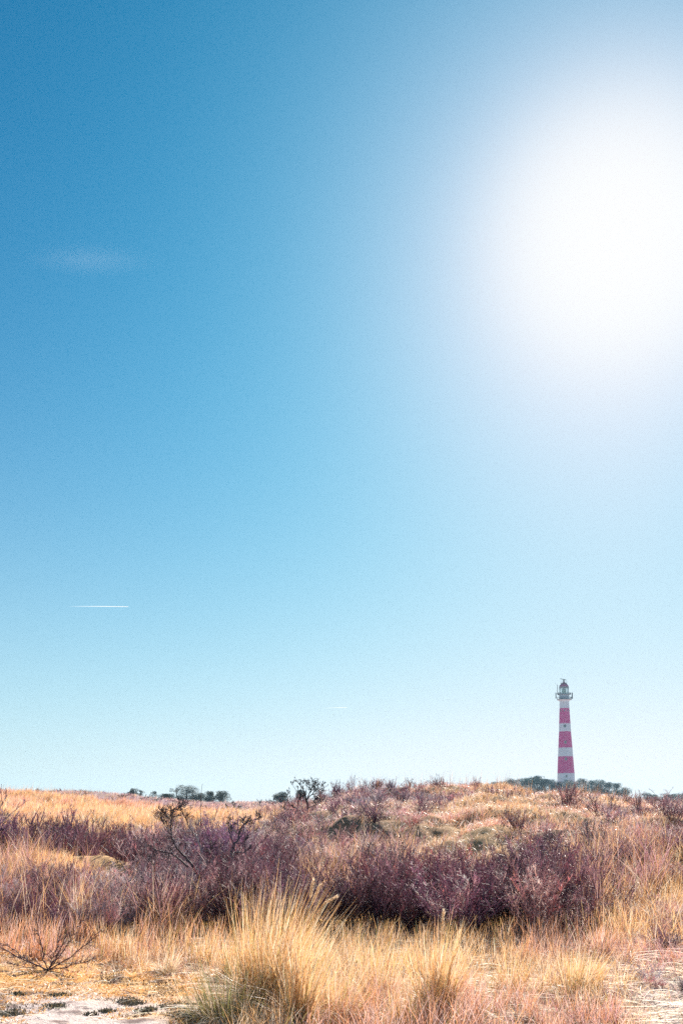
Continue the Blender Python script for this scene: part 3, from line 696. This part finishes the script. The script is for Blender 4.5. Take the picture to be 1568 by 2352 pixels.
traced_tree('bare_tree', 'black wind-swept bare tree with flat wedge crown, where the big dune begins to rise', 'bare tree', [
    ([(722, 560), (718, 470), (705, 370)], .05, .035, 0),
    ([(705, 370), (680, 270), (640, 215), (610, 170)], .03, .012, 7),
    ([(705, 380), (735, 310), (770, 240), (780, 180)], .024, .009, 8),
    ([(715, 370), (770, 310), (840, 250), (880, 220)], .024, .009, 9),
    ([(690, 300), (710, 230), (700, 170)], .018, .008, 8),
    ([(780, 310), (850, 290), (910, 260)], .016, .007, 6),
    ([(740, 300), (800, 230), (830, 195)], .018, .008, 8),
    ([(720, 480), (790, 455), (860, 420), (880, 395)], .02, .008, 7),
    ([(790, 455), (800, 400), (815, 365)], .014, .007, 6),
    ([(690, 560), (640, 520), (560, 470), (490, 410), (470, 330), (480, 290)], .034, .009, 8),
    ([(600, 490), (600, 400), (640, 340), (590, 270), (540, 200)], .02, .008, 8),
    ([(655, 480), (640, 400), (660, 350)], .016, .007, 4),
    ([(550, 600), (550, 520), (555, 480)], .045, .03, 2),
    ([(545, 500), (490, 495), (450, 515), (430, 560), (420, 640)], .022, .012, 3),
   ], 34.0, c2, (722, 560), 2, (.018, .012, .016), tl=.13, minr=.0055, dj=.8, kids=3, rs=.8)
# low thorny shrub front left
x, y, z = gpt(128, 10.55); root = empty('thorn_shrub', (x, y, z)); tag(root, 'small bare thorny shrub with stiff slanting branches, low left on the mossy sand', 'shrub')
a = Acc()
for (dx, dz, r) in ((-.75, .42, .008), (-.45, .25, .007), (-.15, .5, .007), (.22, .38, .008), (.55, .40, .007), (.5, .14, .006), (-.6, .05, .006), (.05, .3, .006), (.34, .5, .005)):
    dy = rng.normal(0, .15); P = spline([(0, 0, 0), (dx * .5, dy * .5, dz * .42), (dx, dy, dz)], 12); P[1:] += rng.normal(0, .006, (11, 3))
    cc = np.array([.13, .07, .09]); tube(a, P, np.linspace(r, r * .45, 12), cc, 6)
    for i in range(2, 12):
        for s in range(3):
            dd = P[i] - P[i - 1]; dd = dd / np.linalg.norm(dd); dd = dd + norm(rng.normal(0, 1, 3)) * .9; dd /= np.linalg.norm(dd)
            e = P[i] + dd * rng.uniform(.03, .11); tube(a, [P[i], (P[i] + e) / 2 + rng.normal(0, .003, 3), e], [.003, .0026, .0012], cc, 4)
            for q in range(3):
                st = P[i] + (e - P[i]) * rng.uniform(.3, 1); tube(a, [st, st + norm(rng.normal(0, 1, 3)) * .022], [.0022, .001], cc, 3)
a.build('branches', M_bark, root)
# lone tall stalk
a = Acc(); p0 = at(461, 1960, 21.5); p0[2] = float(height(p0[0], p0[1])) - .03; tops = [(461, 2005), (461, 1900), (460.5, 1850), (462, 1822), (465, 1800)]
tube(a, np.array([at(u, v, 21.5) - p0 for u, v in tops]), [.008, .007, .006, .005, .003], [.12, .08, .08], 5)
o = a.build('tall_stalk', M_bark); o.location = p0; tag(o, 'single very thin tall dead stalk rising out of the left thicket into the sky', 'plant stalk')

# ------------------------------------------------------------------ pines
def needles(acc, cen, rx, rz, n, size, col):
    d = norm(rng.normal(0, 1, (n, 3))); r = rng.uniform(.35, 1.0, (n, 1)) ** .5
    p = np.asarray(cen) + d * r * np.array([rx, rx, rz])
    dd = norm(d * .6 + rng.normal(0, .6, (n, 3)) + [0, 0, .35])
    ribbons(acc, p, dd, size * rng.uniform(.6, 1.4, n), np.zeros((n, 3)), size * .55, vary(col, n, .25), vary(col, n, .25), 1, face=norm(np.cross(dd, rng.normal(0, 1, (n, 3)))), taper=.7)
def pine(u, vb, Y, wpx, hpx, label, group, seed, col=(.035, .055, .045), lean=0.0, sparse=False, name='pine_tree', low=.12, dens=1.0):
    global rng
    kr = rng; rng = np.random.default_rng(seed)
    org = at(u, vb, Y); gz_ = float(height(org[0], org[1])); top = at(u, vb - hpx, Y)[2]
    H = max(1.5, top - gz_); org = np.array([org[0], org[1], gz_]); Wd = wpx / F * Y
    root = empty(name, org); tag(root, label, 'pine tree', group)
    tr = Acc(); cr = Acc(); th_ = H * .045
    P = spline([(0, 0, -.2), (lean * H * .15, 0, H * .3), (lean * H * .5, 0, H * .65), (lean * H * .6, 0, H * .92)], 10)
    tube(tr, P, np.linspace(th_, th_ * .25, 10), [.10, .07, .06], 6)
    nl = 7 if sparse else int(15 * dens)
    for k in range(nl):
        t_ = rng.uniform(.35 if sparse else low, 1); p0 = P[int(t_ * 9)]; an = rng.uniform(0, 6.28)
        ell = math.sqrt(max(.05, 1 - abs(t_ * 2 - 1.05) ** 2.2)); rad = Wd * .5 * (ell * rng.uniform(.5, .9))
        e = p0 + np.array([math.cos(an) * rad, math.sin(an) * rad, H * rng.uniform(.0, .14)])
        tube(tr, [p0, (p0 + e) / 2 + [0, 0, -.02 * H], e], [th_ * .4, th_ * .28, th_ * .12], [.10, .07, .06], 4)
        cr_ = Wd * rng.uniform(.13, .21) * (.75 if sparse else 1.15)
        for m in range(2):
            cc = p0 + (e - p0) * (1 if m else .6) + rng.normal(0, cr_ * .35, 3)
            cc[2] = min(cc[2], H - cr_ * .5)
            needles(cr, cc, cr_, cr_ * .85, 60 if sparse else 130, max(.14, H * .035), col)
    tr.build('trunk', M_bark, root); cr.build('crown', M_needle, root)
    rng = kr
G1 = 'pines on the distant dune'
for k, p in enumerate([
    (306, 1831, 255, 17, 17, 'small round dark pine, furthest left on the distant dune', 0, False),
    (321, 1831, 255, 14, 15, 'small ragged pine touching the right side of the round one', .1, True),
    (351, 1834, 253, 20, 14, 'tiny bent pine standing alone between the left pair and the big clump', .15, True),
    (384, 1842, 250, 26, 14, 'low bushy pine at the left foot of the largest distant pine', 0, False),
    (408, 1845, 248, 36, 36, 'ragged left half of the tallest clump, with open branches reaching left', -.15, True),
    (428, 1845, 248, 40, 34, 'largest dense rounded pine in the clump on the distant dune', .05, False),
    (458, 1846, 246, 28, 20, 'low pine right of the largest one, behind the lone tall stalk', 0, False),
    (482, 1851, 243, 24, 29, 'mid-sized dark pine, second from the right of the distant clump', 0, False),
    (507, 1851, 243, 26, 29, 'pointed pine at the right end of the distant clump', .05, False),
    (628, 1852, 235, 20, 24, 'bluish pine furthest left behind the black wind-swept tree', .1, True),
    (646, 1852, 235, 26, 28, 'wider bluish pine seen left of the black wind-swept tree', .0, False),
    (690, 1850, 232, 22, 30, 'dark pine showing right through the black wind-swept tree', .0, False),
    (741, 1845, 230, 20, 15, 'low pine peeping over the dune, right of the black wind-swept tree', .0, False)]):
    pine(p[0], p[1] + 3, p[2], p[3] * 1.35, p[4] * 1.12 + 3, p[5], G1, 500 + k, lean=p[6], sparse=p[7], dens=1.4, low=.12)
G2 = 'pines round the foot of the lighthouse'
PL = [
 (1066, 1803, 440, 22, 'purplish low pine at the far left end of the row before the lighthouse'),
 (1085, 1801, 445, 20, 'small pine second from the left end of the row before the lighthouse'),
 (1102, 1796, 450, 26, 'dark pine poking above the crest grass, third from the left end'),
 (1120, 1798, 455, 22, 'low pine between the dark third pine and the next dark one'),
 (1137, 1794, 455, 24, 'dark pine above the crest, left of where the row thickens'),
 (1158, 1793, 460, 28, 'rounded pine where the row thickens, left of the lighthouse'),
 (1180, 1786, 465, 32, 'tall pine marking the left shoulder of the thick row'),
 (1200, 1787, 455, 34, 'dark pine reaching down to the grass in the dip of the crest'),
 (1218, 1785, 465, 30, 'pine just left of the highest pine in the row'),
 (1233, 1781, 470, 32, 'highest pine of the row, left of the lighthouse'),
 (1250, 1788, 470, 28, 'pine in the notch between the highest pine and the lighthouse'),
 (1267, 1788, 500, 26, 'pine touching the left side of the lighthouse foot'),
 (1284, 1794, 480, 28, 'dark low bush-like pine in front of the left half of the lighthouse foot'),
 (1303, 1789, 485, 30, 'dark pine in front of the middle of the lighthouse foot'),
 (1322, 1791, 490, 26, 'pine in front of the right edge of the lighthouse foot'),
 (1340, 1787, 480, 28, 'pine just right of the lighthouse foot'),
 (1358, 1791, 475, 28, 'second pine to the right of the lighthouse foot'),
 (1378, 1790, 470, 28, 'ragged-topped pine, third to the right of the lighthouse'),
 (1398, 1795, 465, 26, 'pine on the descending row, left of a small spiky one'),
 (1416, 1797, 460, 20, 'small spiky pine on the descending right end of the row'),
 (1434, 1806, 455, 24, 'low pine ending the row to the right of the lighthouse'),
 (1487, 1819, 420, 20, 'small pine behind the crest, apart from the row and left of the last group'),
 (1503, 1823, 425, 20, 'low pine left of the group at the right edge'),
 (1525, 1820, 430, 26, 'dark pine in the group near the right edge'),
 (1545, 1822, 435, 26, 'pine between the two darker ones at the right edge'),
 (1566, 1819, 430, 28, 'dark pine cut by the right edge'),
 (1595, 1822, 430, 30, 'pine beyond the right edge group'),
]
for k, (u, vt, Y, w, lab) in enumerate(PL[:-1]):
    pine(u, vt + 29, Y, w * 1.2, 26, lab, G2, 700 + k, col=(.030, .085, .085) if k % 3 else (.02, .06, .065), lean=random.uniform(-.1, .1), low=.0, dens=1.9)

# ------------------------------------------------------------------ lighthouse
LY = 550.0; LB = at(1299, 1800, LY); LGZ = float(height(LB[0], LB[1]))
MS = 0.02748 * 1.0                                # metres per crop pixel of the enlarged view
base_y = 2190.0
lx = at(1299, (2680 + 2160 / 5.004) / 1.7417, LY)[0]
lz0 = at(1299, (2680 + base_y / 5.004) / 1.7417, LY)[2]
lh = empty('lighthouse', (lx, LY, lz0)); tag(lh, 'tall red and white banded lighthouse with red dome, standing behind pines', 'lighthouse')
def hz(yc):   # height above the base for a row of the enlarged crop
    v = (2680 + yc / 5.004) / 1.7417; return at(1299, v, LY)[2] - lz0
def lathe(name, prof, mat_i, mats, parent, seg=40, smooth=True, cap=False):
    """prof: list (radius, z); mat_i: material index per band"""
    me = D.meshes.new(name); vs = []; fs = []
    for r, z in prof:
        for k in range(seg):
            a_ = 2 * math.pi * k / seg; vs.append((r * math.cos(a_), r * math.sin(a_), z))
    mi = []
    for i in range(len(prof) - 1):
        for k in range(seg):
            fs.append((i * seg + k, i * seg + (k + 1) % seg, (i + 1) * seg + (k + 1) % seg, (i + 1) * seg + k)); mi.append(mat_i[i])
    if cap:
        fs.append(tuple(range((len(prof) - 1) * seg, len(prof) * seg))); mi.append(mat_i[-1])
    me.from_pydata(vs, [], fs)
    for m in mats: me.materials.append(m)
    me.polygons.foreach_set('material_index', mi); me.polygons.foreach_set('use_smooth', [smooth] * len(fs)); me.update()
    o = D.objects.new(name, me); COL.objects.link(o); o.parent = parent
    return o
M_red = mat_plain('red_paint', (.72, .015, .27), .55, .4, .25, .5)
M_white = mat_plain('white_paint', (.80, .86, .88), .6, .4, .16, .5)
M_dark = mat_plain('dark_metal', (.06, .06, .07), .5, .4, .1, 3)
M_grey = mat_plain('grey_metal', (.30, .32, .33), .5, .4, .1, 3)
M_pane = mat_plain('window_glass', (.02, .03, .04), .12, .6, .1, 2)
M_domer = mat_plain('dome_red_paint', (.40, .02, .15), .4, .5, .1, 1.5)
def rad(yc):
    return np.interp(yc, [620, 770, 1077, 1237, 1560, 1735, 2160, 2400], [95, 98, 113, 119, 139, 149, 173, 186]) * MS
ring = []; mi = []
ys_ = [2700, 2070, 1900, 1735, 1560, 1400, 1237, 1077, 920, 835, 770, 690, 622]
mats_seq = [1, 0, 0, 1, 0, 0, 1, 0, 0, 0, 1, 1]      # 0 red, 1 white
for yc in ys_: ring.append((rad(yc), hz(yc)))
shaft = lathe('tower_shaft', ring, mats_seq, [M_red, M_white], lh)
# cornice flare under the gallery
zt = hz(622)
lathe('cornice', [(rad(622) + .01, hz(632)), (2.75, hz(622)), (3.15, hz(612)), (3.6, hz(604)), (3.75, hz(600))], [0] * 4, [M_white], lh)
lathe('gallery_deck', [(3.5, hz(600) - .02), (3.98, hz(600) - .02), (4.05, hz(596)), (3.98, hz(592)), (2.4, hz(592))], [0] * 4, [M_dark], lh)
lathe('service_drum', [(2.75, hz(592)), (2.75, hz(545)), (2.75, hz(500)), (2.95, hz(496))], [0] * 3, [mat_plain('drum_paint', (.42, .52, .58), .6, .4, .08, 1)], lh)
lathe('upper_deck', [(2.9, hz(498)), (3.5, hz(497)), (3.52, hz(491)), (2.3, hz(490))], [0] * 3, [M_dark], lh)
def part_tubes(name, segs_, r, mat, parent, sides=5):
    a = Acc()
    for s_ in segs_: tube(a, np.array(s_, float), r, [0, 0, 0], sides)
    o = a.build(name, mat, parent); return o
def railing(name, R_, z0, h, n, parent, fill=False):
    s_ = []
    for k in range(n):
        a_ = 2 * math.pi * k / n; s_.append([(R_ * math.cos(a_), R_ * math.sin(a_), z0), (R_ * math.cos(a_), R_ * math.sin(a_), z0 + h)])
    for q in (1.0, .66, .33):
        s_.append([(R_ * math.cos(a_), R_ * math.sin(a_), z0 + h * q) for a_ in np.linspace(0, 2 * math.pi, 41)])
    return part_tubes(name, s_, .035 if n < 40 else .03, M_dark, parent, 4)
railing('gallery_railing', 3.9, hz(592), hz(545) - hz(592), 44, lh)
railing('upper_railing', 3.42, hz(490), hz(462) - hz(490), 22, lh)
# lantern room
R_l = 2.55
lathe('lantern_wall', [(R_l, hz(490)), (R_l, hz(478)), (R_l - .15, hz(478))], [0] * 2, [M_white], lh)
gl = D.materials.new('lantern_glass'); gl.use_nodes = True; tt_ = gl.node_tree; bb = tt_.nodes['Principled BSDF']
tr_ = N(tt_, 'ShaderNodeBsdfTransparent'); tr_.inputs['Color'].default_value = (.9, .95, .95, 1); gs = N(tt_, 'ShaderNodeBsdfGlossy'); gs.inputs['Roughness'].default_value = .05
mx = N(tt_, 'ShaderNodeMixShader'); mx.inputs[0].default_value = .12; tt_.links.new(tr_.outputs[0], mx.inputs[1]); tt_.links.new(gs.outputs[0], mx.inputs[2]); tt_.links.new(mx.outputs[0], tt_.nodes['Material Output'].inputs['Surface'])
lathe('lantern_glazing', [(R_l - .05, hz(478)), (R_l - .05, hz(352))], [0], [gl], lh, smooth=True)
s_ = []
for k in range(10):
    a0 = 2 * math.pi * (k + .3) / 10; a1 = a0 + .18
    s_.append([(R_l * math.cos(a0), R_l * math.sin(a0), hz(480)), (R_l * math.cos(a1), R_l * math.sin(a1), hz(352))])
    s_.append([(R_l * math.cos(a1), R_l * math.sin(a1), hz(480)), (R_l * math.cos(a0), R_l * math.sin(a0), hz(352))])
part_tubes('glazing_bars', s_, .09, M_grey, lh)
# optic with pale green glass
M_lens = mat_plain('lens_glass', (.35, .55, .42), .08, 1.0, .5, 1.5)
lens = lathe('optic', [(.35, hz(480)), (.85, hz(470)), (1.05, hz(440)), (1.05, hz(400)), (.8, hz(375)), (.3, hz(365))], [0] * 5, [M_lens], lh, 14, smooth=False, cap=True)
lathe('optic_pedestal', [(.5, hz(490)), (.5, hz(479))], [0], [M_dark], lens, 12)
lathe('eaves_ring', [(R_l - .1, hz(354)), (R_l + .12, hz(354)), (R_l + .15, hz(342)), (R_l - .05, hz(338))], [0] * 3, [M_grey], lh)
dz = [(R_l * math.cos(t_) ** .9, hz(340) + (hz(268) - hz(340)) * math.sin(t_)) for t_ in np.linspace(0, 1.25, 9)]
dome = lathe('dome', dz + [(.75, hz(268) + .02), (.62, hz(245)), (.4, hz(238))], [0] * 11, [M_domer], lh)
lathe('dome_platform', [(.7, hz(270)), (1.85, hz(270)), (1.85, hz(265)), (.5, hz(264))], [0] * 3, [M_dark], lh)
s_ = []
for k in range(10):
    a0 = 2 * math.pi * k / 10; s_.append([(1.8 * math.cos(a0), 1.8 * math.sin(a0), hz(265)), (1.8 * math.cos(a0), 1.8 * math.sin(a0), hz(225))])
s_.append([(1.8 * math.cos(a_), 1.8 * math.sin(a_), hz(225)) for a_ in np.linspace(0, 6.2832, 25)])
part_tubes('platform_railing', s_, .022, M_grey, lh)
def box(name, c_, sz, mat, parent, rot=(0, 0, 0), bev=.04):
    import bmesh
    bm = bmesh.new(); bmesh.ops.create_cube(bm, size=1.0)
    for v in bm.verts: v.co = Vector((v.co.x * sz[0], v.co.y * sz[1], v.co.z * sz[2]))
    bmesh.ops.bevel(bm, geom=bm.edges[:], offset=min(bev, min(sz) * .3), segments=1, affect='EDGES')
    me = D.meshes.new(name); bm.to_mesh(me); bm.free(); me.materials.append(mat)
    o = D.objects.new(name, me); COL.objects.link(o); o.parent = parent; o.location = c_; o.rotation_euler = rot
    return o
ped = lathe('radar_pedestal', [(.35, hz(238)), (.35, hz(225)), (.5, hz(222)), (.5, hz(206)), (.18, hz(203)), (.15, hz(190))], [0] * 5, [M_dark], lh, 12, cap=True)
ra = box('radar_antenna', ((522 - 532) * MS, 0, hz(189)), (3.35, .4, .34), M_dark, lh, (0, math.radians(12), 0))
# side antenna panels on brackets, and the tall whip mast
for sx, x_, y0, y1 in ((-1, -167, 458, 575), (1, 160, 455, 580)):
    pn = box('antenna_panel', (x_ * MS, -.2, hz((y0 + y1) / 2)), (.62 if sx > 0 else .5, .3, hz(y0) - hz(y1)), M_dark, lh)
    for z_ in (-1.2, 1.1): part_tubes('bracket', [[(-sx * 1.25, .3, z_), (0, 0, z_)]], .06, M_dark, pn)
mast = part_tubes('whip_mast', [[(-135 * MS, -.3, hz(500)), (-134 * MS, -.3, hz(300))]], .15, M_dark, lh)
part_tubes('mast_arm', [[(-134 * MS, -.3, hz(302)), (-178 * MS, -.3, hz(268))], [(-178 * MS, -.3, hz(268)), (-178 * MS, -.3, hz(262))]], .045, M_grey, mast)
for x_ in (-124, 118, 128):
    box('equipment_box', (x_ * MS, -.8, hz(475 if x_ < 120 else 560)), (.5, .4, 1.0), M_dark, lh)
# windows: frame proud of the wall, pane inside
def window(yc, w, h, xoff, frame_mat, panes=True, name='window'):
    r_ = float(rad(yc)); th_ = math.asin(max(-1, min(1, xoff * MS / r_)))
    px, py = r_ * math.sin(th_), -r_ * math.cos(th_)
    fr = box(name, (px, py, hz(yc)), (w, .16, h), frame_mat, lh, (0, 0, th_), .02)
    pw = w * .34; ph = h * .36
    if panes:
        for i in (-1, 1):
            for j in (-1, 1): box('pane', (i * w * .21, -.075, j * h * .22), (pw, .04, ph), M_pane, fr, bev=.005)
    else: box('pane', (0, -.075, 0), (w * .7, .04, h * .75), M_pane, fr, bev=.005)
window(1130, 1.3, 1.6, -25, M_grey)
M_fr = mat_plain('window_frame', (.45, .50, .50), .5, .4, .05, 2)
window(1455, 1.2, 1.55, -25, M_fr); window(1790, 1.2, 1.6, -27, M_fr)
window(2133, .95, 1.3, -28, M_grey)
window(823, .75, 1.0, -24, M_fr, False)
for xo in (-92, -80, 38, 76, 94): window(825, .5, .62, xo, M_fr, False)
# band mouldings
for yc in (1077, 1560, 2070, 597):
    pass

# ------------------------------------------------------------------ small far mast
p = at(780, 1822, 420); mroot = Acc()
zt_ = at(780, 1789, 420)[2] - p[2]
tube(mroot, [(0, 0, float(height(p[0], p[1])) - p[2] - .3), (0, 0, zt_)], [.09, .05], [.3, .3, .33], 5)
tube(mroot, [(-1.6, 0, zt_ * .72), (1.6, 0, zt_ * .72)], .05, [.3, .3, .33], 4)
for xx in (-1.6, 1.6): tube(mroot, [(xx, 0, zt_ * .66), (xx, 0, zt_ * .78)], .05, [.3, .3, .33], 4)
o = mroot.build('antenna_mast', M_bark); o.location = p; tag(o, 'thin grey mast with a crossbar, showing over the left shoulder of the big dune', 'mast')

# ------------------------------------------------------------------ birds
def bird(u, v, Y, span, bank, label):
    c_ = at(u, v, Y); a = Acc()
    tube(a, [(-.0, -.32, 0), (0, -.15, .02), (0, .1, .02), (0, .38, 0)], [.02 * span, .07 * span, .08 * span, .015 * span], [.05, .05, .06], 6)
    for s_ in (-1, 1):
        P = np.array([(0, .08, .02), (s_ * .22, .12, .13), (s_ * .5, 0, .06)]) * span
        w = np.array([.12, .12, .02]) * span
        top = P + np.array([0, 1, 0]) * w[:, None]; bot = P - np.array([0, 1, 0]) * w[:, None]
        vv = np.concatenate([top, bot, top - [0, 0, .03 * span], bot - [0, 0, .03 * span]])
        a.add(vv, [(0, 1, 4, 3), (1, 2, 5, 4), (6, 9, 10, 7), (7, 10, 11, 8)], [.05, .05, .06])
    o = a.build('bird', M_bark); o.location = c_; o.rotation_euler = (.3, bank, .6)
    tag(o, label, 'bird', 'distant flying birds')
bird(49, 1724.5, 600, 1.5, .7, 'larger dark bird of the pair flying low at the left edge of the sky')
bird(60, 1726, 620, 1.2, -.6, 'smaller right bird of the pair flying low at the left edge of the sky')
bird(476, 1754, 600, 1.1, .5, 'tiny flying bird low in the sky above the distant pine clump')
bird(1522, 1785, 600, 1.0, .2, 'tiny flying bird low in the sky right of the lighthouse')
bird(745.5, 1160.5, 900, 1.2, .4, 'faint speck of a bird, left of the three high in mid-sky')
bird(749, 1159.5, 900, 1.2, -.4, 'faint speck of a bird, middle and highest of the three in mid-sky')
bird(754, 1160.5, 900, 1.2, .1, 'faint speck of a bird, right of the three high in mid-sky')

# ------------------------------------------------------------------ vapour trails, real length at real distance
def trail(u0, v0, u1, v1, r, label, dens):
    Yd = 50000; p0 = at(u0, v0, Yd); p1 = at(u1, v1, Yd); a = Acc()
    S = spline([p0, (p0 + p1) / 2 + [0, 0, 12], p1], 30) - p0
    tt2 = np.linspace(0, 1, 30)
    tube(a, S, r * (1.0 - .45 * tt2), np.repeat(tt2, 6)[:, None] * np.ones((1, 3)), 6)
    m = D.materials.new('vapour'); m.use_nodes = True; t = m.node_tree; t.nodes.clear()
    at2 = N(t, 'ShaderNodeAttribute', attribute_name='Col'); tr = N(t, 'ShaderNodeBsdfTransparent'); tl_ = N(t, 'ShaderNodeBsdfTranslucent'); df = N(t, 'ShaderNodeBsdfDiffuse')
    ad = N(t, 'ShaderNodeMixShader'); ad.inputs[0].default_value = .7; t.links.new(df.outputs[0], ad.inputs[1]); t.links.new(tl_.outputs[0], ad.inputs[2])
    mx = N(t, 'ShaderNodeMixShader'); oo = N(t, 'ShaderNodeOutputMaterial')
    pw = math_n(t, 'MULTIPLY', math_n(t, 'POWER', at2.outputs['Fac'], 1.4), dens)
    t.links.new(pw, mx.inputs[0]); t.links.new(tr.outputs[0], mx.inputs[1]); t.links.new(ad.outputs[0], mx.inputs[2]); t.links.new(mx.outputs[0], oo.inputs['Surface'])
    o = a.build('vapour_trail', m, smooth=True); o.location = p0; tag(o, label, 'vapour trail')
trail(150, 1393, 295, 1393.5, 22, 'longer and brighter white vapour trail in the blue sky at the left', .8)
trail(738, 1627, 796, 1625, 18, 'short faint white vapour trail low in the sky, left of the lighthouse', .5)

# a faint wisp of high cloud, a long thin body of air with very little in it
p = at(205, 597, 18000); hw = 125 / F * 18000
import bmesh
bm = bmesh.new(); bmesh.ops.create_icosphere(bm, subdivisions=4, radius=1.0)
me = D.meshes.new('cloud'); bm.to_mesh(me); bm.free()
cm_ = D.materials.new('cloud'); cm_.use_nodes = True; t = cm_.node_tree; t.nodes.clear()
pv = N(t, 'ShaderNodeVolumePrincipled'); pv.inputs['Anisotropy'].default_value = .3; pv.inputs['Color'].default_value = (1, 1, 1, 1)
tcc = N(t, 'ShaderNodeTexCoord'); ln_ = N(t, 'ShaderNodeVectorMath', operation='LENGTH'); t.links.new(tcc.outputs['Object'], ln_.inputs[0])
t.links.new(math_n(t, 'MULTIPLY', math_n(t, 'POWER', math_n(t, 'SUBTRACT', 1.0, ln_.outputs['Value'], clamp=True), 1.8), .00015), pv.inputs['Density'])
oo = N(t, 'ShaderNodeOutputMaterial'); t.links.new(pv.outputs[0], oo.inputs['Volume']); me.materials.append(cm_)
o = D.objects.new('cloud', me); COL.objects.link(o); o.location = p; o.scale = (hw * 1.6, 700, hw * .13); tag(o, 'faint thin wisp of cloud in the deep blue sky at the upper left', 'cloud', kind='stuff')

# ------------------------------------------------------------------ haze
HAZE = 0.00019
if HAZE > 0:
    import bmesh
    x0, x1, y0, y1, z0, z1 = -2700, 2700, -2700, 2700, -8, lz0 + hz(175) + 3
    bm = bmesh.new(); bmesh.ops.create_cube(bm, size=1.0)
    for v in bm.verts: v.co = Vector(((x0 + x1) / 2 + v.co.x * (x1 - x0), (y0 + y1) / 2 + v.co.y * (y1 - y0), (z0 + z1) / 2 + v.co.z * (z1 - z0)))
    me = D.meshes.new('haze'); bm.to_mesh(me); bm.free()
    hm = D.materials.new('haze'); hm.use_nodes = True; t = hm.node_tree; t.nodes.clear()
    pv = N(t, 'ShaderNodeVolumePrincipled'); pv.inputs['Color'].default_value = (.50, .78, 1.0, 1); pv.inputs['Density'].default_value = HAZE; pv.inputs['Anisotropy'].default_value = 0.2
    oo = N(t, 'ShaderNodeOutputMaterial'); t.links.new(pv.outputs[0], oo.inputs['Volume'])
    me.materials.append(hm); o = D.objects.new('haze', me); COL.objects.link(o); tag(o, 'thin bluish haze filling the air over the dunes', 'haze', kind='stuff')
